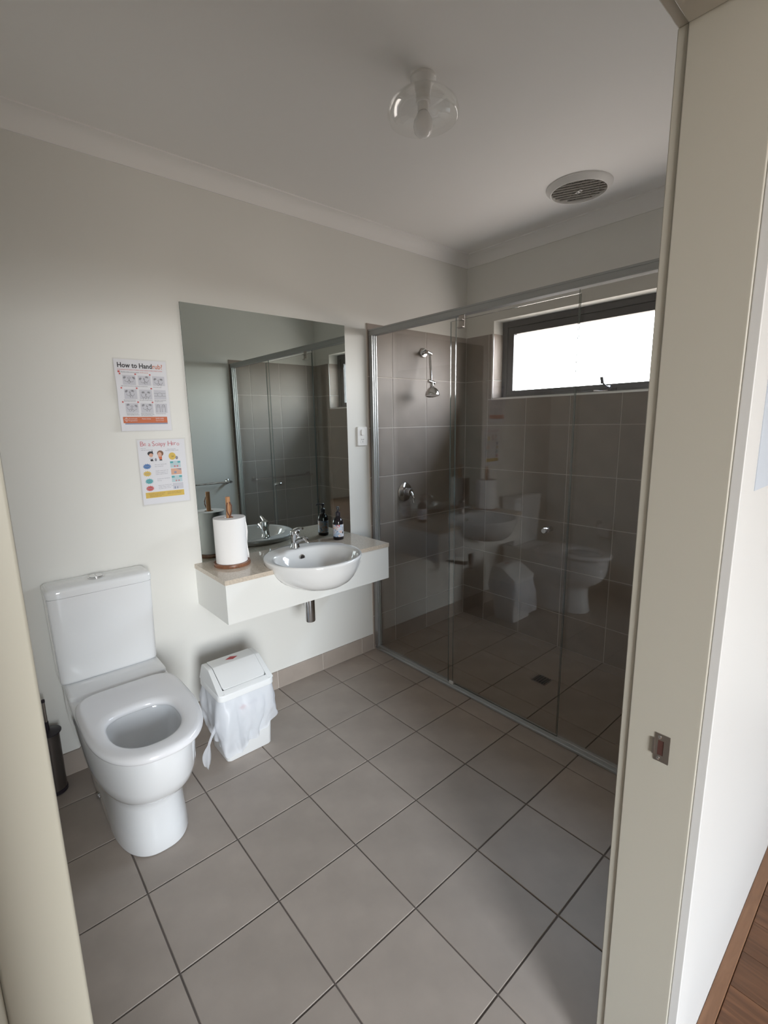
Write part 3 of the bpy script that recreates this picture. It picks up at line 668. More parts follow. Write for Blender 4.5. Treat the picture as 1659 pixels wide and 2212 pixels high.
# lid: rounded skirt, then a gabled hood with a flat ridge; the frame stands around the flap opening
ld.loft([rrect(-0.130, 0.130, -0.424, -0.190, 0.308, 0.024), rrect(-0.130, 0.130, -0.424, -0.190, 0.333, 0.024), rrect(-0.127, 0.127, -0.420, -0.193, 0.338, 0.023)])
prof = [(-0.419, 0.336), (-0.302, 0.408), (-0.294, 0.411), (-0.228, 0.411), (-0.219, 0.407), (-0.194, 0.336)]
for xa, xb in ((-0.1285, -0.102), (0.102, 0.1285)):
    xo, xi = (xa, xb) if xa < 0 else (xb, xa); sg = -1 if xa < 0 else 1
    ld.loft([[(xo - (sg * 0.007 if z > 0.36 else 0), y, z) for y, z in prof], [(xi, y, z) for y, z in prof]])
ld.loft([[(x, -0.4195, 0.334), (x, -0.4185, 0.3385), (x, -0.3995, 0.3495), (x, -0.394, 0.334)] for x in (-0.103, 0.103)])
ld.build('lid', M['bin'], bn, bevel=0.004, seg=3)
# swinging flap: flat top band, fold, front slope with rounded lower corners
def fz(y): return 0.4125 if y > -0.296 else 0.4125 + (y + 0.296) * 0.617
NXF = 60; yb_, xe = -0.226, 0.1000
top = []
for k_ in range(NXF + 1):
    x = -xe + 2 * xe * k_ / NXF; c_ = min(xe - abs(x), 0.012) / 0.012
    yl = -0.3972 + 0.012 * (1 - math.sqrt(max(0, 1 - (1 - c_) ** 2))) + 0.002 * (x / xe) ** 2
    top.append([(x, y, fz(y)) for y in (yb_, -0.262, -0.2945, -0.2975, -0.335, -0.365, yl)])
fl_m = MB(); nr = 7; V = [p for col in top for p in col] + [(p[0], p[1], p[2] - 0.006) for col in top for p in col]; o_ = len(top) * nr; Fc = []
for k_ in range(NXF):
    for r_ in range(nr - 1):
        a = k_ * nr + r_; b = (k_ + 1) * nr + r_; Fc += [(a, b, b + 1, a + 1), (o_ + a, o_ + a + 1, o_ + b + 1, o_ + b)]
    a = k_ * nr; b = (k_ + 1) * nr; Fc += [(a, o_ + a, o_ + b, b), (a + nr - 1, b + nr - 1, o_ + b + nr - 1, o_ + a + nr - 1)]
for r_ in range(nr - 1):
    a = r_; b = NXF * nr + r_; Fc += [(a, a + 1, o_ + a + 1, o_ + a), (b, o_ + b, o_ + b + 1, b + 1)]
fl_ = fl_m.add(V, Fc).build('flap', M['bin'], bn, smooth=25)
em = MB(); em.add([(0.002 + 0.030, -0.262, 0.4129), (0.002, -0.278, 0.4129), (0.002 - 0.030, -0.262, 0.4129), (0.002, -0.246, 0.4129)], [(0, 1, 2, 3)]); em.build('diamond_emblem', M['red'], fl_)
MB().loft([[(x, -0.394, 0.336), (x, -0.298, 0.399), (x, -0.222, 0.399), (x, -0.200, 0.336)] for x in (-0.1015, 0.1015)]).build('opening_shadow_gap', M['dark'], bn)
# label on the bucket front (seen through the bag)
def bucket_y(z): return -0.404 - 0.012 * (z - 0.006) / 0.306
lb_ = MB(); lb_.add([(x, bucket_y(z) - 0.0006, z) for x, z in ((-0.045, 0.232), (0.062, 0.232), (0.062, 0.262), (-0.045, 0.262))], [(0, 1, 2, 3)]); lbo = lb_.build('bucket_label', M['paper'], bn)
em = MB(); em.add([(x, bucket_y(z) - 0.001, z) for x, z in ((-0.042, 0.246), (-0.025, 0.234), (-0.006, 0.246), (-0.025, 0.259))], [(0, 1, 2, 3)]); em.build('label_diamond', M['rose'], lbo)
em = MB()
for i, (a, b_) in enumerate(((0.0, 0.022), (0.026, 0.030), (0.034, 0.052))): em.add([(x, bucket_y(z) - 0.001, z) for x, z in ((a, 0.248), (b_, 0.248), (b_, 0.253), (a, 0.253))], [(0, 1, 2, 3)])
em.build('label_print', M['grey'], lbo)

lin = thing('bin_liner', 'crumpled white plastic bag hanging out over the white swing bin', 'plastic bag', (BX, 0, 0))
# loop around the bucket: parameter s -> corner points; hem height varies around
NL, NZ = 200, 26
def hem(s):   # s in 0..1 around: front right -> front left -> left side -> back -> right side
    keys = [(0.0, 0.165), (0.075, 0.115), (0.15, 0.066), (0.21, 0.060), (0.27, 0.058), (0.32, 0.075), (0.42, 0.100), (0.55, 0.16), (0.72, 0.20), (0.90, 0.20), (0.97, 0.18), (1.0, 0.165)]
    for (a, va), (b_, vb) in zip(keys, keys[1:]):
        if a <= s <= b_:
            t = (s - a) / (b_ - a); t = t * t * (3 - 2 * t); return va + (vb - va) * t
def loop(s, off, z):
    # rectangle at height z (bucket taper) grown by off
    t = (z - 0.006) / 0.306; x1 = 0.107 + 0.017 * t + off; yf = -0.404 - 0.012 * t - off; yb = -0.234 + 0.036 * t + off
    pts = rrect(-x1, x1, yf, yb, z, 0.024 + off * 0.6, 8)
    # start at front right going to front left
    pts = pts[::-1]; P_ = [Vector(p) for p in pts]; P_.append(P_[0])
    ln = [(P_[i + 1] - P_[i]).length for i in range(len(P_) - 1)]; tot = sum(ln); d = s * tot
    for i, l in enumerate(ln):
        if d <= l or i == len(ln) - 1: return P_[i].lerp(P_[i + 1], min(1, d / l) if l > 0 else 0)
        d -= l
rnd = random.Random(3); ph = [rnd.uniform(0, 6.28) for _ in range(12)]
vv = []; ff = []
for j in range(NZ + 1):
    t = j / NZ
    for i in range(NL):
        s = i / NL; zb = hem(s) + 0.006 * math.sin(40 * s + ph[0]); z = 0.311 * (1 - t) + zb * t
        fold = 0.5 + 0.5 * math.sin(2 * PI * 11 * s + 2.2 * t + ph[1]) ; f2 = 0.5 + 0.5 * math.sin(2 * PI * 19 * s - 4 * t + ph[2]); f3 = 0.5 + 0.5 * math.sin(2 * PI * 5 * s + 3 * t + ph[3])
        off = 0.0025 + t * (0.010 * fold ** 2 + 0.006 * f2 + 0.012 * f3) + 0.010 * math.sin(PI * min(1, t * 1.25))
        if 0.22 < s < 0.36: off += 0.022 * t * math.sin(PI * (s - 0.20) / 0.16)
        off += (0.004 + 0.010 * t) * max(-0.4, mnoise.noise(Vector((s * 26, t * 3.2, 1.7)))) + 0.004 * t * mnoise.noise(Vector((s * 60, t * 9, 4.1)))
        if 0.06 < s < 0.30: off += 0.012 * math.sin(PI * (s - 0.06) / 0.24) * math.sin(PI * min(1, t * 1.1))
        off = max(off, 0.0015)
        p = loop(s, off, z + 0.010 * t * mnoise.noise(Vector((s * 30, 0, 9)))); vv.append(p)
for j in range(NZ):
    for i in range(NL):
        k_ = (i + 1) % NL; ff.append((j * NL + i, j * NL + k_, (j + 1) * NL + k_, (j + 1) * NL + i))
bg_ = MB().add(vv, ff).build('bag_skirt', M['bag'], lin, smooth=180)
# handle loop tail of the bag hanging at the front left corner
tv = []; tf = []
NT, NU = 28, 9
for j in range(NT + 1):
    t = j / NT; z = 0.205 - 0.185 * t
    q_ = max(0.0, (t - 0.42) / 0.58)
    wdt = 0.013 - 0.014 * t if t < 0.42 else 0.0071 + 0.021 * max(0.0, math.sin(PI * q_)) ** 0.75 * (1 - 0.15 * q_)
    if t > 0.95: wdt *= 0.45
    cx_ = -0.134 - 0.058 * math.sin(PI / 2 * min(1, t * 1.5)) - 0.002 * t; cy_ = -0.392 - 0.010 * t
    for i in range(NU):
        u = i / (NU - 1) - 0.5; tv.append((cx_ + u * 1.5 * wdt, cy_ - 0.012 * math.cos(u * PI) * math.sin(PI * t) + 0.006 * math.sin(u * 7 + 5 * t), z))
for j in range(NT):
    for i in range(NU - 1): tf.append((j * NU + i, j * NU + i + 1, (j + 1) * NU + i + 1, (j + 1) * NU + i))
MB().add(tv, tf).build('bag_handle', M['bag'], lin, smooth=180)

# ------------------------------------------------------------------ stop valve, roll holder, towel rail
sv_ = thing('stop_valve', 'small chrome stop valve on the wall behind the bin', 'valve', (-2.135, 0, 0.20))
MB().latheat([(0.022, 0), (0.021, 0.004), (0.011, 0.006)], (0, -0.0002, 0), (0, -1, 0), 24).build('wall_flange', M['chrome'], sv_, smooth=40)
MB().cyl((0, -0.005, 0), (0, -0.045, 0), 0.009, 16).build('body', M['chrome'], sv_, smooth=40)
MB().latheat([(0.014, 0), (0.016, 0.006), (0.014, 0.016), (0.008, 0.018)], (0, -0.044, 0), (0, -1, 0), 20).build('handle', M['chrome'], sv_, smooth=40)
rh = thing('toilet_roll_holder', 'chrome toilet roll holder on the left end wall', 'roll holder', (XW, -0.555, 0.573))
MB().latheat([(0.022, 0), (0.022, 0.006), (0.010, 0.009)], (0.0002, 0.07, 0.03), (1, 0, 0), 24).build('wall_flange', M['chrome'], rh, smooth=40)
MB().tube([(0.008, 0.07, 0.03), (0.06, 0.07, 0.03), (0.068, 0.065, 0.02), (0.068, 0.065, 0.0), (0.068, 0.055, -0.008), (0.068, -0.07, -0.008)], 0.006, 12).build('arm', M['chrome'], rh, smooth=60)
rl = thing('toilet_roll', 'white toilet paper roll on the chrome holder by the toilet', 'toilet paper', (XW + 0.068, -0.565, 0.552))
q = Vector((0, 1, 0)).to_track_quat('Z', 'Y').to_matrix().to_4x4()
rg = []
for r_, z in ((0.020, -0.05), (0.054, -0.05), (0.055, -0.047), (0.055, 0.047), (0.054, 0.05), (0.020, 0.05)): rg.append([q @ Vector((r_ * math.cos(2 * PI * i / 40), r_ * math.sin(2 * PI * i / 40), z)) for i in range(40)])
MB().loft(rg, closed=True).build('roll', M['roll'], rl, smooth=40)
tr_ = thing('towel_rail', 'chrome towel rail on the door wall, seen in the mirror', 'towel rail', (-1.33, YS, 0.968))
MB().cyl((-0.33, 0.065, 0), (0.345, 0.065, 0), 0.009, 18).build('bar', M['chrome'], tr_, smooth=40)
for xx in (-0.31, 0.325):
    pst = MB(); pst.latheat([(0.022, 0), (0.022, 0.006), (0.012, 0.010), (0.010, 0.065), (0.012, 0.076)], (xx, 0.0002, 0), (0, 1, 0), 22); pst.build('wall_post', M['chrome'], tr_, smooth=40)

# ------------------------------------------------------------------ power outlet
po = thing('power_outlet', 'white power outlet with one switch beside the mirror', 'power outlet', (-0.968, 0, 1.392))
def rr2(x0, x1, z0, z1, y, r=0.006, k=4): return [(p[0], y, p[1]) for p in rrect(x0, x1, z0, z1, 0, r, k)]
MB().loft([rr2(-0.0385, 0.0385, -0.057, 0.057, -0.0003), rr2(-0.0385, 0.0385, -0.057, 0.057, -0.006), rr2(-0.036, 0.036, -0.0545, 0.0545, -0.010)]).build('plate', M['white'], po, smooth=40)
MB().loft([rr2(-0.012, 0.012, 0.006, 0.040, -0.0095), rr2(-0.012, 0.012, 0.006, 0.040, -0.013), rr2(-0.011, 0.011, 0.007, 0.039, -0.0155)]).build('switch', M['white'], po, smooth=40)
MB().loft([rr2(-0.016, 0.016, -0.042, -0.008, -0.0095), rr2(-0.015, 0.015, -0.041, -0.009, -0.0108)]).build('socket_face', M['white'], po, smooth=40)
for cx_, cz_, an in ((-0.006, -0.019, 0.5), (0.006, -0.019, -0.5), (0, -0.032, 0)):
    c, s_ = math.cos(an), math.sin(an); pl = [(cx_ + u * c - v_ * s_, -0.0110, cz_ + u * s_ + v_ * c) for u, v_ in ((-0.0012, -0.004), (0.0012, -0.004), (0.0012, 0.004), (-0.0012, 0.004))]
    MB().add(pl, [(0, 1, 2, 3)]).build('pin_slot', M['dark'], po)

# ------------------------------------------------------------------ ceiling light
cl = thing('ceiling_light', 'ceiling batten light with clear open shade and opal bulb', 'light', (-1.497, -1.035, ZC))
MB().lathe([(0.042, -0.0003), (0.042, -0.008), (0.030, -0.020), (0.024, -0.046), (0.024, -0.075)], n=36).build('batten_holder', M['white'], cl, smooth=40)
MB().lathe([(0.018, -0.075), (0.018, -0.100)], n=28).build('bulb_collar', M['white'], cl, smooth=40)
MB().lathe([(0.016, -0.100), (0.020, -0.106), (0.030, -0.124), (0.0325, -0.140), (0.029, -0.158), (0.018, -0.170), (0.005, -0.1735)], n=32).build('bulb', M['bulb'], cl, smooth=60)
pr_ = [(0.026, -0.046), (0.060, -0.050), (0.090, -0.062), (0.111, -0.082), (0.118, -0.100), (0.117, -0.112), (0.113, -0.120)]
pr2 = [(r_ - 0.002, z - 0.0005) for r_, z in pr_][::-1]
MB().loft([[(r_ * math.cos(2 * PI * i / 56), r_ * math.sin(2 * PI * i / 56), z) for i in range(56)] for r_, z in pr_ + pr2], closed=True).build('shade', M['shade'], cl, smooth=50)

# ------------------------------------------------------------------ exhaust fan
fa = thing('exhaust_fan', 'round white ceiling exhaust fan with slatted grille above shower', 'fan', (-0.385, -0.995, ZC))
NF = 56
def circ(r_, z): return [(r_ * math.cos(2 * PI * i / NF), r_ * math.sin(2 * PI * i / NF), z) for i in range(NF)]
MB().loft([circ(0.151, -0.0003), circ(0.151, -0.004), circ(0.148, -0.008), circ(0.134, -0.022), circ(0.130, -0.0255), circ(0.126, -0.025), circ(0.126, -0.010), circ(0.126, -0.0003)], closed=True).build('flange', M['white'], fa, smooth=40)
MB().loft([circ(0.1258, -0.002), circ(0.1258, -0.004)]).build('duct_shadow', M['duct'], fa)
AX = math.radians(115)
FR = Matrix.Rotation(AX, 4, 'Z')
mslat = M['slat']
for i in range(-4, 5):
    y = i * 0.0262; hl = math.sqrt(max(0, 0.1252 ** 2 - (abs(y) + 0.007) ** 2))
    if hl < 0.02: continue
    s_ = MB(); s_.add([FR @ Vector(p) for p in [(-hl, y - 0.0060, -0.010), (hl, y - 0.0060, -0.010), (hl, y + 0.0050, -0.022), (-hl, y + 0.0050, -0.022), (-hl, y - 0.0040, -0.009), (hl, y - 0.0040, -0.009), (hl, y + 0.0065, -0.0205), (-hl, y + 0.0065, -0.0205)]],
        [(0, 1, 2, 3), (4, 7, 6, 5), (0, 4, 5, 1), (3, 2, 6, 7), (0, 3, 7, 4), (1, 5, 6, 2)]); s_.build('slat', mslat, fa)
rb_ = MB()
for i in range(-17, 18):
    x = i * 0.0071; hl = math.sqrt(max(0, 0.1245 ** 2 - x * x)); rb_.add([FR @ Vector(p) for p in [(x - 0.0012, -hl, -0.009), (x + 0.0012, -hl, -0.009), (x + 0.0012, hl, -0.009), (x - 0.0012, hl, -0.009), (x - 0.0012, -hl, -0.013), (x + 0.0012, -hl, -0.013), (x + 0.0012, hl, -0.013), (x - 0.0012, hl, -0.013)]], [(0, 1, 2, 3), (4, 7, 6, 5), (0, 4, 5, 1), (3, 2, 6, 7), (0, 3, 7, 4), (1, 5, 6, 2)])
ro = rb_.build('fine_ribs', M['slat'], fa); ro['kind'] = 'stuff'
FB = Matrix.Rotation(math.radians(-28), 4, 'Z')
bd = MB(); bd.add([FB @ Vector((x, y, z)) for z in (-0.0222, -0.0242) for x, y in ((-0.008, -0.020), (0.008, -0.020), (0.008, 0.020), (-0.008, 0.020))], [(0, 1, 2, 3), (4, 7, 6, 5), (0, 4, 5, 1), (1, 5, 6, 2), (2, 6, 7, 3), (3, 7, 4, 0)]); bdo = bd.build('badge', M['white'], fa)
for s in (-1, 1):
    d_ = MB(); d_.add([FB @ Vector((x, y, -0.0244)) for x, y in ((-0.005, s * 0.010 - 0.006), (0.005, s * 0.010 - 0.003), (0.005, s * 0.010 + 0.006), (-0.005, s * 0.010 + 0.003))], [(0, 1, 2, 3)]); d_.build('badge_mark', M['ink'], bdo)

# ------------------------------------------------------------------ posters
def text_geo(body, size, align='LEFT', bold=0.0):
    cu = bpy.data.curves.new('t', 'FONT'); cu.body = body; cu.size = size; cu.align_x = align; cu.resolution_u = 2; cu.offset = bold
    o = bpy.data.objects.new('t', cu); COL.objects.link(o); bpy.context.view_layer.update()
    me = bpy.data.meshes.new_from_object(o.evaluated_get(bpy.context.evaluated_depsgraph_get()))
    v = [tuple(p.co) for p in me.vertices]; f_ = [tuple(p.vertices) for p in me.polygons]
    bpy.data.objects.remove(o); bpy.data.curves.remove(cu); bpy.data.meshes.remove(me)
    return v, f_
class Poster:
    JOINED = {'number_tag', 'hand_drawing', 'caption', 'footer_text', 'small_text', 'step_text', 'picture_panel', 'picture_detail', 'child_face', 'child_hair', 'child_trousers', 'footer_emblem', 'title', 'title_accent', 'subtitle', 'duration_text', 'duration_seconds', 'burst_text', 'badge_text'}
    # flat print in (u, v) metres on the north wall; warp() gives the sheet its curl
    def __init__(s, root, warp): s.root = root; s.warp = warp
    def put(s, name, m, v, f_, lift, parent=None):
        o = MB().add([s.warp(p[0], p[1], lift) for p in v], f_).build(name, m, parent or s.root, recalc=False)
        # face the room
        bm = bmesh.new(); bm.from_mesh(o.data)
        fl2 = [q_ for q_ in bm.faces if q_.normal.y > 0]
        if fl2: bmesh.ops.reverse_faces(bm, faces=fl2)
        bm.to_mesh(o.data); bm.free()
        if name in Poster.JOINED: o['kind'] = 'stuff'
        return o
    def rects(s, name, m, rs, lift, parent=None):
        v = []; f_ = []
        for x0, z0, x1, z1 in rs:
            b = len(v); n_ = max(1, int(abs(x1 - x0) / 0.004))
            m_ = max(1, int(abs(z1 - z0) / 0.008))
            for i in range(n_ + 1):
                x = x0 + (x1 - x0) * i / n_; v += [(x, z0 + (z1 - z0) * k_ / m_) for k_ in range(m_ + 1)]
            f_ += [(b + i * (m_ + 1) + k_, b + (i + 1) * (m_ + 1) + k_, b + (i + 1) * (m_ + 1) + k_ + 1, b + i * (m_ + 1) + k_ + 1) for i in range(n_) for k_ in range(m_)]
        return s.put(name, m, v, f_, lift, parent)
    def text(s, name, m, items, lift, parent=None):
        V = []; F = []
        for body, x, z, size, ang, wd in items:
            v, f_ = text_geo(body, size)
            w0 = max(p[0] for p in v) or 1; k_ = (wd / w0) if wd else 1
            c, sn = math.cos(ang), math.sin(ang); b = len(V)
            V += [(x + p[0] * k_ * c - p[1] * sn, z + p[0] * k_ * sn + p[1] * c) for p in v]; F += [tuple(i + b for i in q_) for q_ in f_]
        return s.put(name, m, V, F, lift, parent)
    def polys(s, name, m, ps, lift, parent=None):
        v = []; f_ = []
        for p in ps: f_.append(tuple(range(len(v), len(v) + len(p)))); v += p
        return s.put(name, m, v, f_, lift, parent)
    def strokes(s, name, m, lines, wd, lift, parent=None):
        v = []; f_ = []
        for L in lines:
            b = len(v)
            for i, (x, z) in enumerate(L):
                a = L[max(i - 1, 0)]; c = L[min(i + 1, len(L) - 1)]; d = Vector((c[0] - a[0], c[1] - a[1]))
                if d.length < 1e-9: d = Vector((1, 0))
                d.normalize(); v += [(x - d.y * wd / 2, z + d.x * wd / 2), (x + d.y * wd / 2, z - d.x * wd / 2)]
            f_ += [(b + 2 * i, b + 2 * i + 2, b + 2 * i + 3, b + 2 * i + 1) for i in range(len(L) - 1)]
        return s.put(name, m, v, f_, lift, parent)
    def sheet(s, name, m, x0, x1, z0, z1, lift, nu=52, nv=30, edge=None):
        v = []
        for j in range(nv + 1):
            for i in range(nu + 1):
                v.append((x0 + (x1 - x0) * i / nu, z0 + (z1 - z0) * j / nv))
        f_ = [(j * (nu + 1) + i, j * (nu + 1) + i + 1, (j + 1) * (nu + 1) + i + 1, (j + 1) * (nu + 1) + i) for j in range(nv) for i in range(nu)]
        return s.put(name, m, v, f_, lift)
def ell(cx, cz, rx, rz, a0=0, a1=2 * PI, n=14): return [(cx + rx * math.cos(a0 + (a1 - a0) * i / n), cz + rz * math.sin(a0 + (a1 - a0) * i / n)) for i in range(n + (0 if abs(a1 - a0 - 2 * PI) < 1e-6 else 1))]
def arc(cx, cz, rx, rz, a0, a1, n=8): return [(cx + rx * math.cos(a0 + (a1 - a0) * i / n), cz + rz * math.sin(a0 + (a1 - a0) * i / n)) for i in range(n + 1)]

# poster 1
P1 = thing('hand_rub_poster', 'laminated How to Handrub poster, upper of two left of mirror', 'poster', (-2.165, 0, 1.60))
def warp1(u, v, lift):
    t = max(0.0, (-0.045 - u) / 0.065)
    lift_l = 0.012 * t * t * (0.6 + 0.4 * math.sin(v * 38 + 0.6)) * min(1, max(0.0, (0.12 - v) / 0.10))
    wav = 0.0012 * math.sin(v * 30 + u * 14) + 0.0012
    return (u + 0.02 * v * 0 , -(0.0006 + lift + lift_l + wav), v)
pz = Poster(P1, warp1)
x0, x1 = -0.092, 0.088     # printed width (u), wall x = -2.165 + u
pz.sheet('paper', M['paper'], -0.103, 0.103, -0.146, 0.150, 0.0)
pz.sheet('laminate_film', M['laminate'], -0.107, 0.107, -0.150, 0.155, 0.0012)
v1, f1 = text_geo('How to Hand', 0.033, bold=0.0007); v2, _ = text_geo('How to Handrub?', 0.033, bold=0.0007)
wa = max(p[0] for p in v1); wb_ = max(p[0] for p in v2); kk = 0.180 / wb_
pz.put('title', M['ink'], [(x0 + p[0] * kk, 0.117 + p[1] * kk * 1.15) for p in v1], f1, 0.0006)
v3, f3 = text_geo('rub?', 0.033, bold=0.0002); pz.put('title_accent', M['orange'], [(x0 + (p[0] + wa + 0.0015) * kk, 0.117 + p[1] * kk * 1.15) for p in v3], f3, 0.0006)
pz.text('subtitle', M['tred'], [('RUB HANDS FOR HAND HYGIENE! WASH HANDS WHEN VISIBLY SOILED', x0, 0.106, 0.006, 0, 0.178)], 0.0006)
pz.text('duration_text', M['ink'], [('Duration of the entire procedure:', x0 + 0.012, 0.0965, 0.006, 0, 0.072)], 0.0006)
pz.text('duration_seconds', M['orange'], [('20-30 seconds', x0 + 0.087, 0.0965, 0.006, 0, 0.032)], 0.0006)
pz.rects('clock_mark', M['tred'], [(x0, 0.096, x0 + 0.008, 0.103)], 0.0006)
icons = []; nums = []
RZ = [0.066, 0.008, -0.050]; CX = [-0.052, 0.008, 0.066]
for r_ in range(3):
    for c in range(3): icons.append((CX[c], RZ[r_])); nums.append((CX[c] - 0.036, RZ[r_] + 0.022))
pz.rects('picture_panel', M['lgrey'], [(a - 0.024, b - 0.020, a + 0.026, b + 0.020) for a, b in icons], 0.0004)
pz.rects('number_tag', M['tred'], [(a, b, a + 0.006, b + 0.006) for a, b in nums], 0.0006)
L = []
rd = random.Random(5)
for i, (a, b) in enumerate(icons):
    if i == 5:
        L += [ell(a, b, 0.010, 0.008) + [(a + 0.010, b)], [(a - 0.024, b + 0.006), (a - 0.009, b + 0.006)], [(a - 0.024, b - 0.006), (a - 0.009, b - 0.006)], [(a + 0.009, b + 0.006), (a + 0.024, b + 0.006)], [(a + 0.009, b - 0.006), (a + 0.024, b - 0.006)]]
    elif i == 8:
        for s in (-0.011, 0.011): L += [[(a + s - 0.007, b - 0.017), (a + s - 0.007, b)] + arc(a + s, b + 0.004, 0.007, 0.012, PI, 0) + [(a + s + 0.007, b - 0.017)], [(a + s - 0.002, b + 0.013), (a + s - 0.002, b + 0.002)], [(a + s + 0.003, b + 0.013), (a + s + 0.003, b + 0.002)]]
    else:
        for s_ in (-1, 1):
            hx, hz = a + s_ * rd.uniform(0.006, 0.010), b + rd.uniform(-0.005, 0.003); th0 = PI / 2 - s_ * rd.uniform(0.1, 0.9)
            for q_ in range(4):
                th = th0 + (q_ - 1.5) * 0.20; ln_ = (0.0115, 0.0135, 0.0130, 0.0105)[q_]
                fx, fz_ = hx + math.cos(th) * 0.010, hz + math.sin(th) * 0.010; c_, n_ = math.cos(th), math.sin(th)
                L.append([(fx + c_ * ln_ * u - n_ * 0.0019 * v, fz_ + n_ * ln_ * u + c_ * 0.0019 * v) for u, v in ((-0.1, -1), (0.35, -1), (0.5, 0), (0.35, 1), (-0.1, 1))])
            L.append(arc(hx, hz, 0.0085, 0.0085, th0 + 1.0, th0 + 2 * PI - 1.2, 9))
            th = th0 + s_ * 1.35; L.append([(hx + math.cos(th) * r_, hz + math.sin(th) * r_ + 0.002 * k_) for k_, r_ in ((0, 0.007), (0.5, 0.011), (1, 0.013))])
            for d_ in (-0.55, 0.55): th = th0 + PI + d_; L.append([(hx + math.cos(th) * 0.008, hz + math.sin(th) * 0.008), (hx + math.cos(th) * 0.008 + math.cos(th0 + PI) * 0.010, hz + math.sin(th) * 0.008 + math.sin(th0 + PI) * 0.010)])
pz.strokes('hand_drawing', M['dgrey'], L, 0.0009, 0.0007)
caps = [('Apply a palmful of the product in a cupped hand, covering all surfaces;', -0.085, 0.040, 0.105), ('Rub hands palm to palm;', 0.042, 0.038, 0.034),
        ('Right palm over left dorsum with', -0.080, -0.018, 0.046), ('interlaced fingers and vice versa;', -0.080, -0.023, 0.046), ('Palm to palm with fingers interlaced;', -0.018, -0.018, 0.052), ('Backs of fingers to opposing palms', 0.042, -0.018, 0.048), ('with fingers interlocked;', 0.042, -0.023, 0.034),
        ('Rotational rubbing of left thumb', -0.075, -0.075, 0.046), ('clasped in right palm and vice versa;', -0.075, -0.080, 0.050), ('Rotational rubbing, backwards and', -0.018, -0.074, 0.050), ('forwards with clasped fingers of right', -0.018, -0.0785, 0.053), ('hand in left palm and vice versa;', -0.018, -0.083, 0.046), ('Once dry, your hands are safe.', 0.044, -0.075, 0.040)]
pz.text('caption', M['ink'], [(t, a, b, 0.0048, 0, wd) for t, a, b, wd in caps], 0.0007)
bd1 = pz.rects('footer_band', M['orange'], [(x0, -0.113, x1, -0.087)], 0.0005)
pz.rects('footer_strip', M['slate'], [(x0 + 0.006, -0.1185, x1, -0.113)], 0.0005)
pz.text('footer_text', M['paper'], [('World Health', x0 + 0.022, -0.0975, 0.0075, 0, 0.034), ('Organization', x0 + 0.022, -0.105, 0.0075, 0, 0.034), ('Patient Safety', x0 + 0.075, -0.0975, 0.0075, 0, 0.036), ('SAVE LIVES', x0 + 0.131, -0.0975, 0.0085, 0, 0.034), ('Clean Your Hands', x0 + 0.131, -0.105, 0.006, 0, 0.034)], 0.0009)
pz.strokes('footer_emblem', M['paper'], [ell(x0 + 0.013, -0.0985, 0.0065, 0.0065) + [(x0 + 0.0195, -0.0985)], [(x0 + 0.013, -0.108), (x0 + 0.013, -0.090)]], 0.0012, 0.0009)

# poster 2
P2 = thing('soapy_hero_poster', 'laminated Be a Soapy Hero poster, lower of two left of mirror', 'poster', (-2.112, 0, 1.2715))
def warp2(u, v, lift): return (u - 0.03 * v * 0, -(0.0006 + lift + 0.001 + 0.0008 * math.sin(u * 35 + v * 12)), v)
pw = Poster(P2, warp2)
pw.sheet('paper', M['paper'], -0.1, 0.1, -0.143, 0.142, 0.0); pw.sheet('laminate_film', M['laminate'], -0.106, 0.106, -0.1495, 0.1475, 0.0012)
word = 'Be a Soapy Hero'; xx = -0.091; tot = 0; gl = []
for i, ch in enumerate(word):
    sz = 0.033 if ch in 'BSH' else 0.028
    if ch == ' ': xx += 0.009; continue
    v, f_ = text_geo(ch, sz, bold=-0.0002); wd = max(p[0] for p in v)
    gl.append((ch, xx, 0.115 + 0.0015 * math.sin(i * 2.1), sz, 0.10 * math.sin(i * 1.7), None)); xx += wd + 0.0022
kx = 0.166 / (xx + 0.091)
pw.text('title', M['rose'], [(ch, -0.091 + (a + 0.091) * kx, b, sz * 0.92, an, None) for ch, a, b, sz, an, _ in gl], 0.0006)
pw.text('small_text', M['grey'], [('How to', -0.088, 0.1035, 0.006, 0, 0.02), ('wash your hands properly', -0.088, 0.0965, 0.006, 0, 0.05), ('Sing a song while', 0.022, 0.0965, 0.006, 0, 0.036), ('washing for twenty seconds', 0.012, 0.0905, 0.006, 0, 0.058)], 0.0006)
def burst(cx, cz, rx, rz, n=13): return [(cx + (rx if i % 2 == 0 else rx * .68) * math.cos(2 * PI * i / (2 * n)), cz + (rz if i % 2 == 0 else rz * .66) * math.sin(2 * PI * i / (2 * n))) for i in range(2 * n)]
for nm, m_, cx_, cz_, wd_ in (('blue_burst', 'blue', -0.070, 0.026, 'Wet'), ('yellow_burst', 'yellow', -0.072, -0.006, 'Soap'), ('teal_burst', 'teal', -0.067, -0.040, 'Scrub'), ('red_burst', 'tred', -0.067, -0.072, 'Rinse')):
    bo = pw.polys(nm, M[m_], [burst(cx_, cz_, 0.019, 0.0135)], 0.0005); pw.text('burst_text', M['slate'], [(wd_, cx_ - 0.010, cz_ - 0.003, 0.010, 0.06, 0.020)], 0.0009, bo)
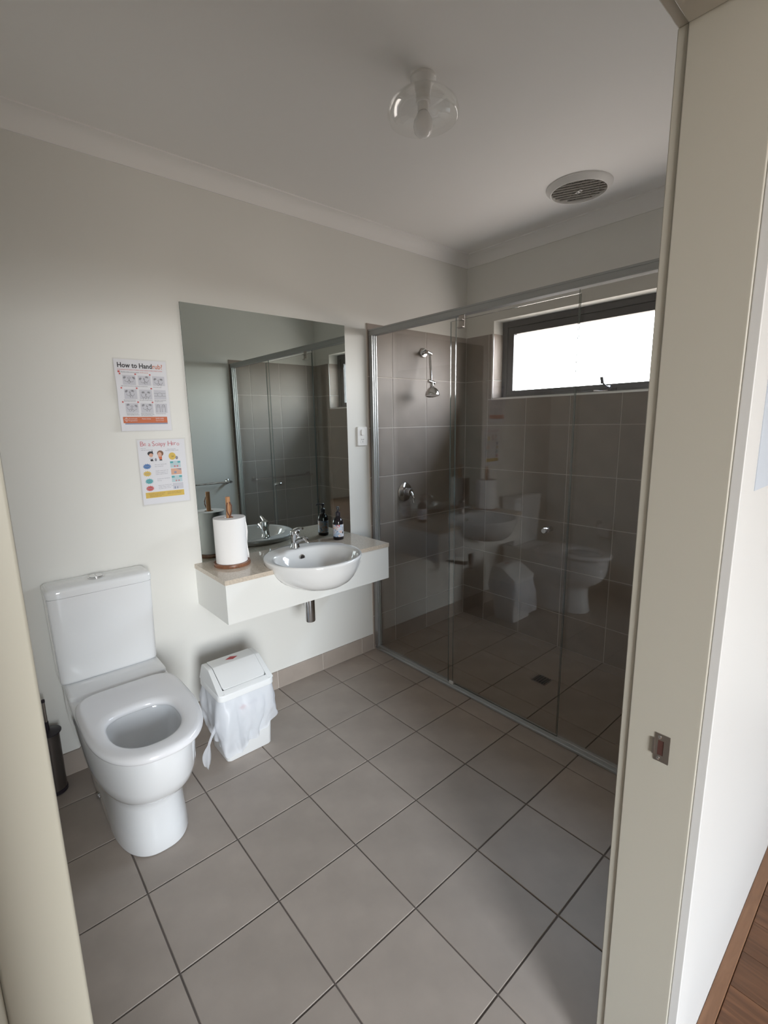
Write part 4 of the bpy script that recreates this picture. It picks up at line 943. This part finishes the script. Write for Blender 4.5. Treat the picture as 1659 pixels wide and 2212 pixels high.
pw.text('step_text', M['grey'], [(t, a, b, 0.0055, 0.02, wd) for t, a, b, wd in (('Wet your hands with', -0.038, 0.030, 0.050), ('clean running water', -0.038, 0.022, 0.036), ('Apply soap and rub', -0.037, 0.002, 0.054), ('hands together to', -0.037, -0.006, 0.052), ('make a good lather', -0.037, -0.013, 0.052), ('Scrub your hands for', -0.033, -0.034, 0.056), ('20 seconds', -0.033, -0.042, 0.018), ('Rinse your hands well', -0.031, -0.064, 0.056), ('under clean water and', -0.031, -0.071, 0.062), ('dry them with a towel', -0.031, -0.078, 0.052))], 0.0006)
# children, badge, side pictures
pw.polys('child_hair', M['ink'], [ell(-0.051, 0.082, 0.012, 0.010), [(-0.046, 0.088), (-0.043, 0.097), (-0.040, 0.088)]], 0.0005)
pw.polys('child_face', M['skin'], [ell(-0.049, 0.0745, 0.0085, 0.0085), ell(-0.013, 0.076, 0.0085, 0.011)], 0.0008)
pw.polys('child_hair', M['hair'], [ell(-0.010, 0.081, 0.0135, 0.013)], 0.0005)
pw.polys('child_shirt', M['lgrey'], [[(-0.058, 0.064), (-0.040, 0.064), (-0.042, 0.053), (-0.054, 0.053)]], 0.0006)
pw.polys('child_trousers', M['ink'], [[(-0.053, 0.056), (-0.044, 0.058), (-0.041, 0.048), (-0.053, 0.048)], [(-0.015, 0.054), (-0.005, 0.054), (-0.004, 0.049), (-0.016, 0.049)]], 0.0008)
pw.polys('child_top', M['orange'], [[(-0.020, 0.068), (-0.004, 0.068), (-0.005, 0.054), (-0.015, 0.054)]], 0.0006)
pw.polys('small_animal', M['grey'], [ell(-0.031, 0.054, 0.0045, 0.007)], 0.0005)
bo = pw.polys('round_badge', M['yellow'], [ell(0.040, 0.066, 0.0155, 0.0165, n=24)], 0.0006); pw.text('badge_text', M['ink'], [('20', 0.036, 0.062, 0.009, 0, 0.010)], 0.0009, bo)
pw.polys('hand_mark', M['grey'], [ell(0.059, 0.058, 0.006, 0.008)], 0.0005)
pw.rects('picture_panel', M['pteal'], [(0.028, 0.014, 0.074, 0.044), (0.029, -0.052, 0.075, -0.022)], 0.0005); pw.rects('picture_panel', M['peach'], [(0.029, -0.018, 0.075, 0.010)], 0.0005); pw.rects('picture_panel', M['lgrey'], [(0.031, -0.084, 0.077, -0.056)], 0.0005)
pw.rects('picture_detail', M['teal'], [(0.028, 0.034, 0.041, 0.042), (0.061, 0.034, 0.073, 0.042), (0.029, -0.032, 0.042, -0.024), (0.062, -0.032, 0.075, -0.024)], 0.0007)
pw.polys('picture_detail', M['rose'], [ell(0.047, 0.020, 0.004, 0.004), ell(0.059, 0.020, 0.004, 0.004), ell(0.048, -0.046, 0.003, 0.004), ell(0.060, -0.046, 0.004, 0.003)], 0.0007)
pw.polys('picture_detail', M['slate'], [ell(0.047, -0.008, 0.006, 0.005), [(0.050, 0.008), (0.074, 0.008), (0.074, 0.001)], [(0.037, -0.083), (0.043, -0.083), (0.042, -0.072), (0.038, -0.072)], [(0.049, -0.083), (0.053, -0.083), (0.053, -0.072), (0.049, -0.074)]], 0.0007)
bo = pw.rects('footer_band', M['yellow'], [(-0.088, -0.115, 0.078, -0.0895)], 0.0005)
pw.text('footer_text', M['hair'], [(t, a, b, 0.005, 0, wd) for t, a, b, wd in (('Remember to wash your hands', -0.076, -0.098, 0.07), ('before eating and after', -0.072, -0.104, 0.062), ('using the bathroom', -0.072, -0.110, 0.05), ('Clean hands help stop', 0.004, -0.098, 0.062), ('germs from spreading', 0.004, -0.104, 0.058))], 0.0009, bo)

bpy.context.view_layer.update()
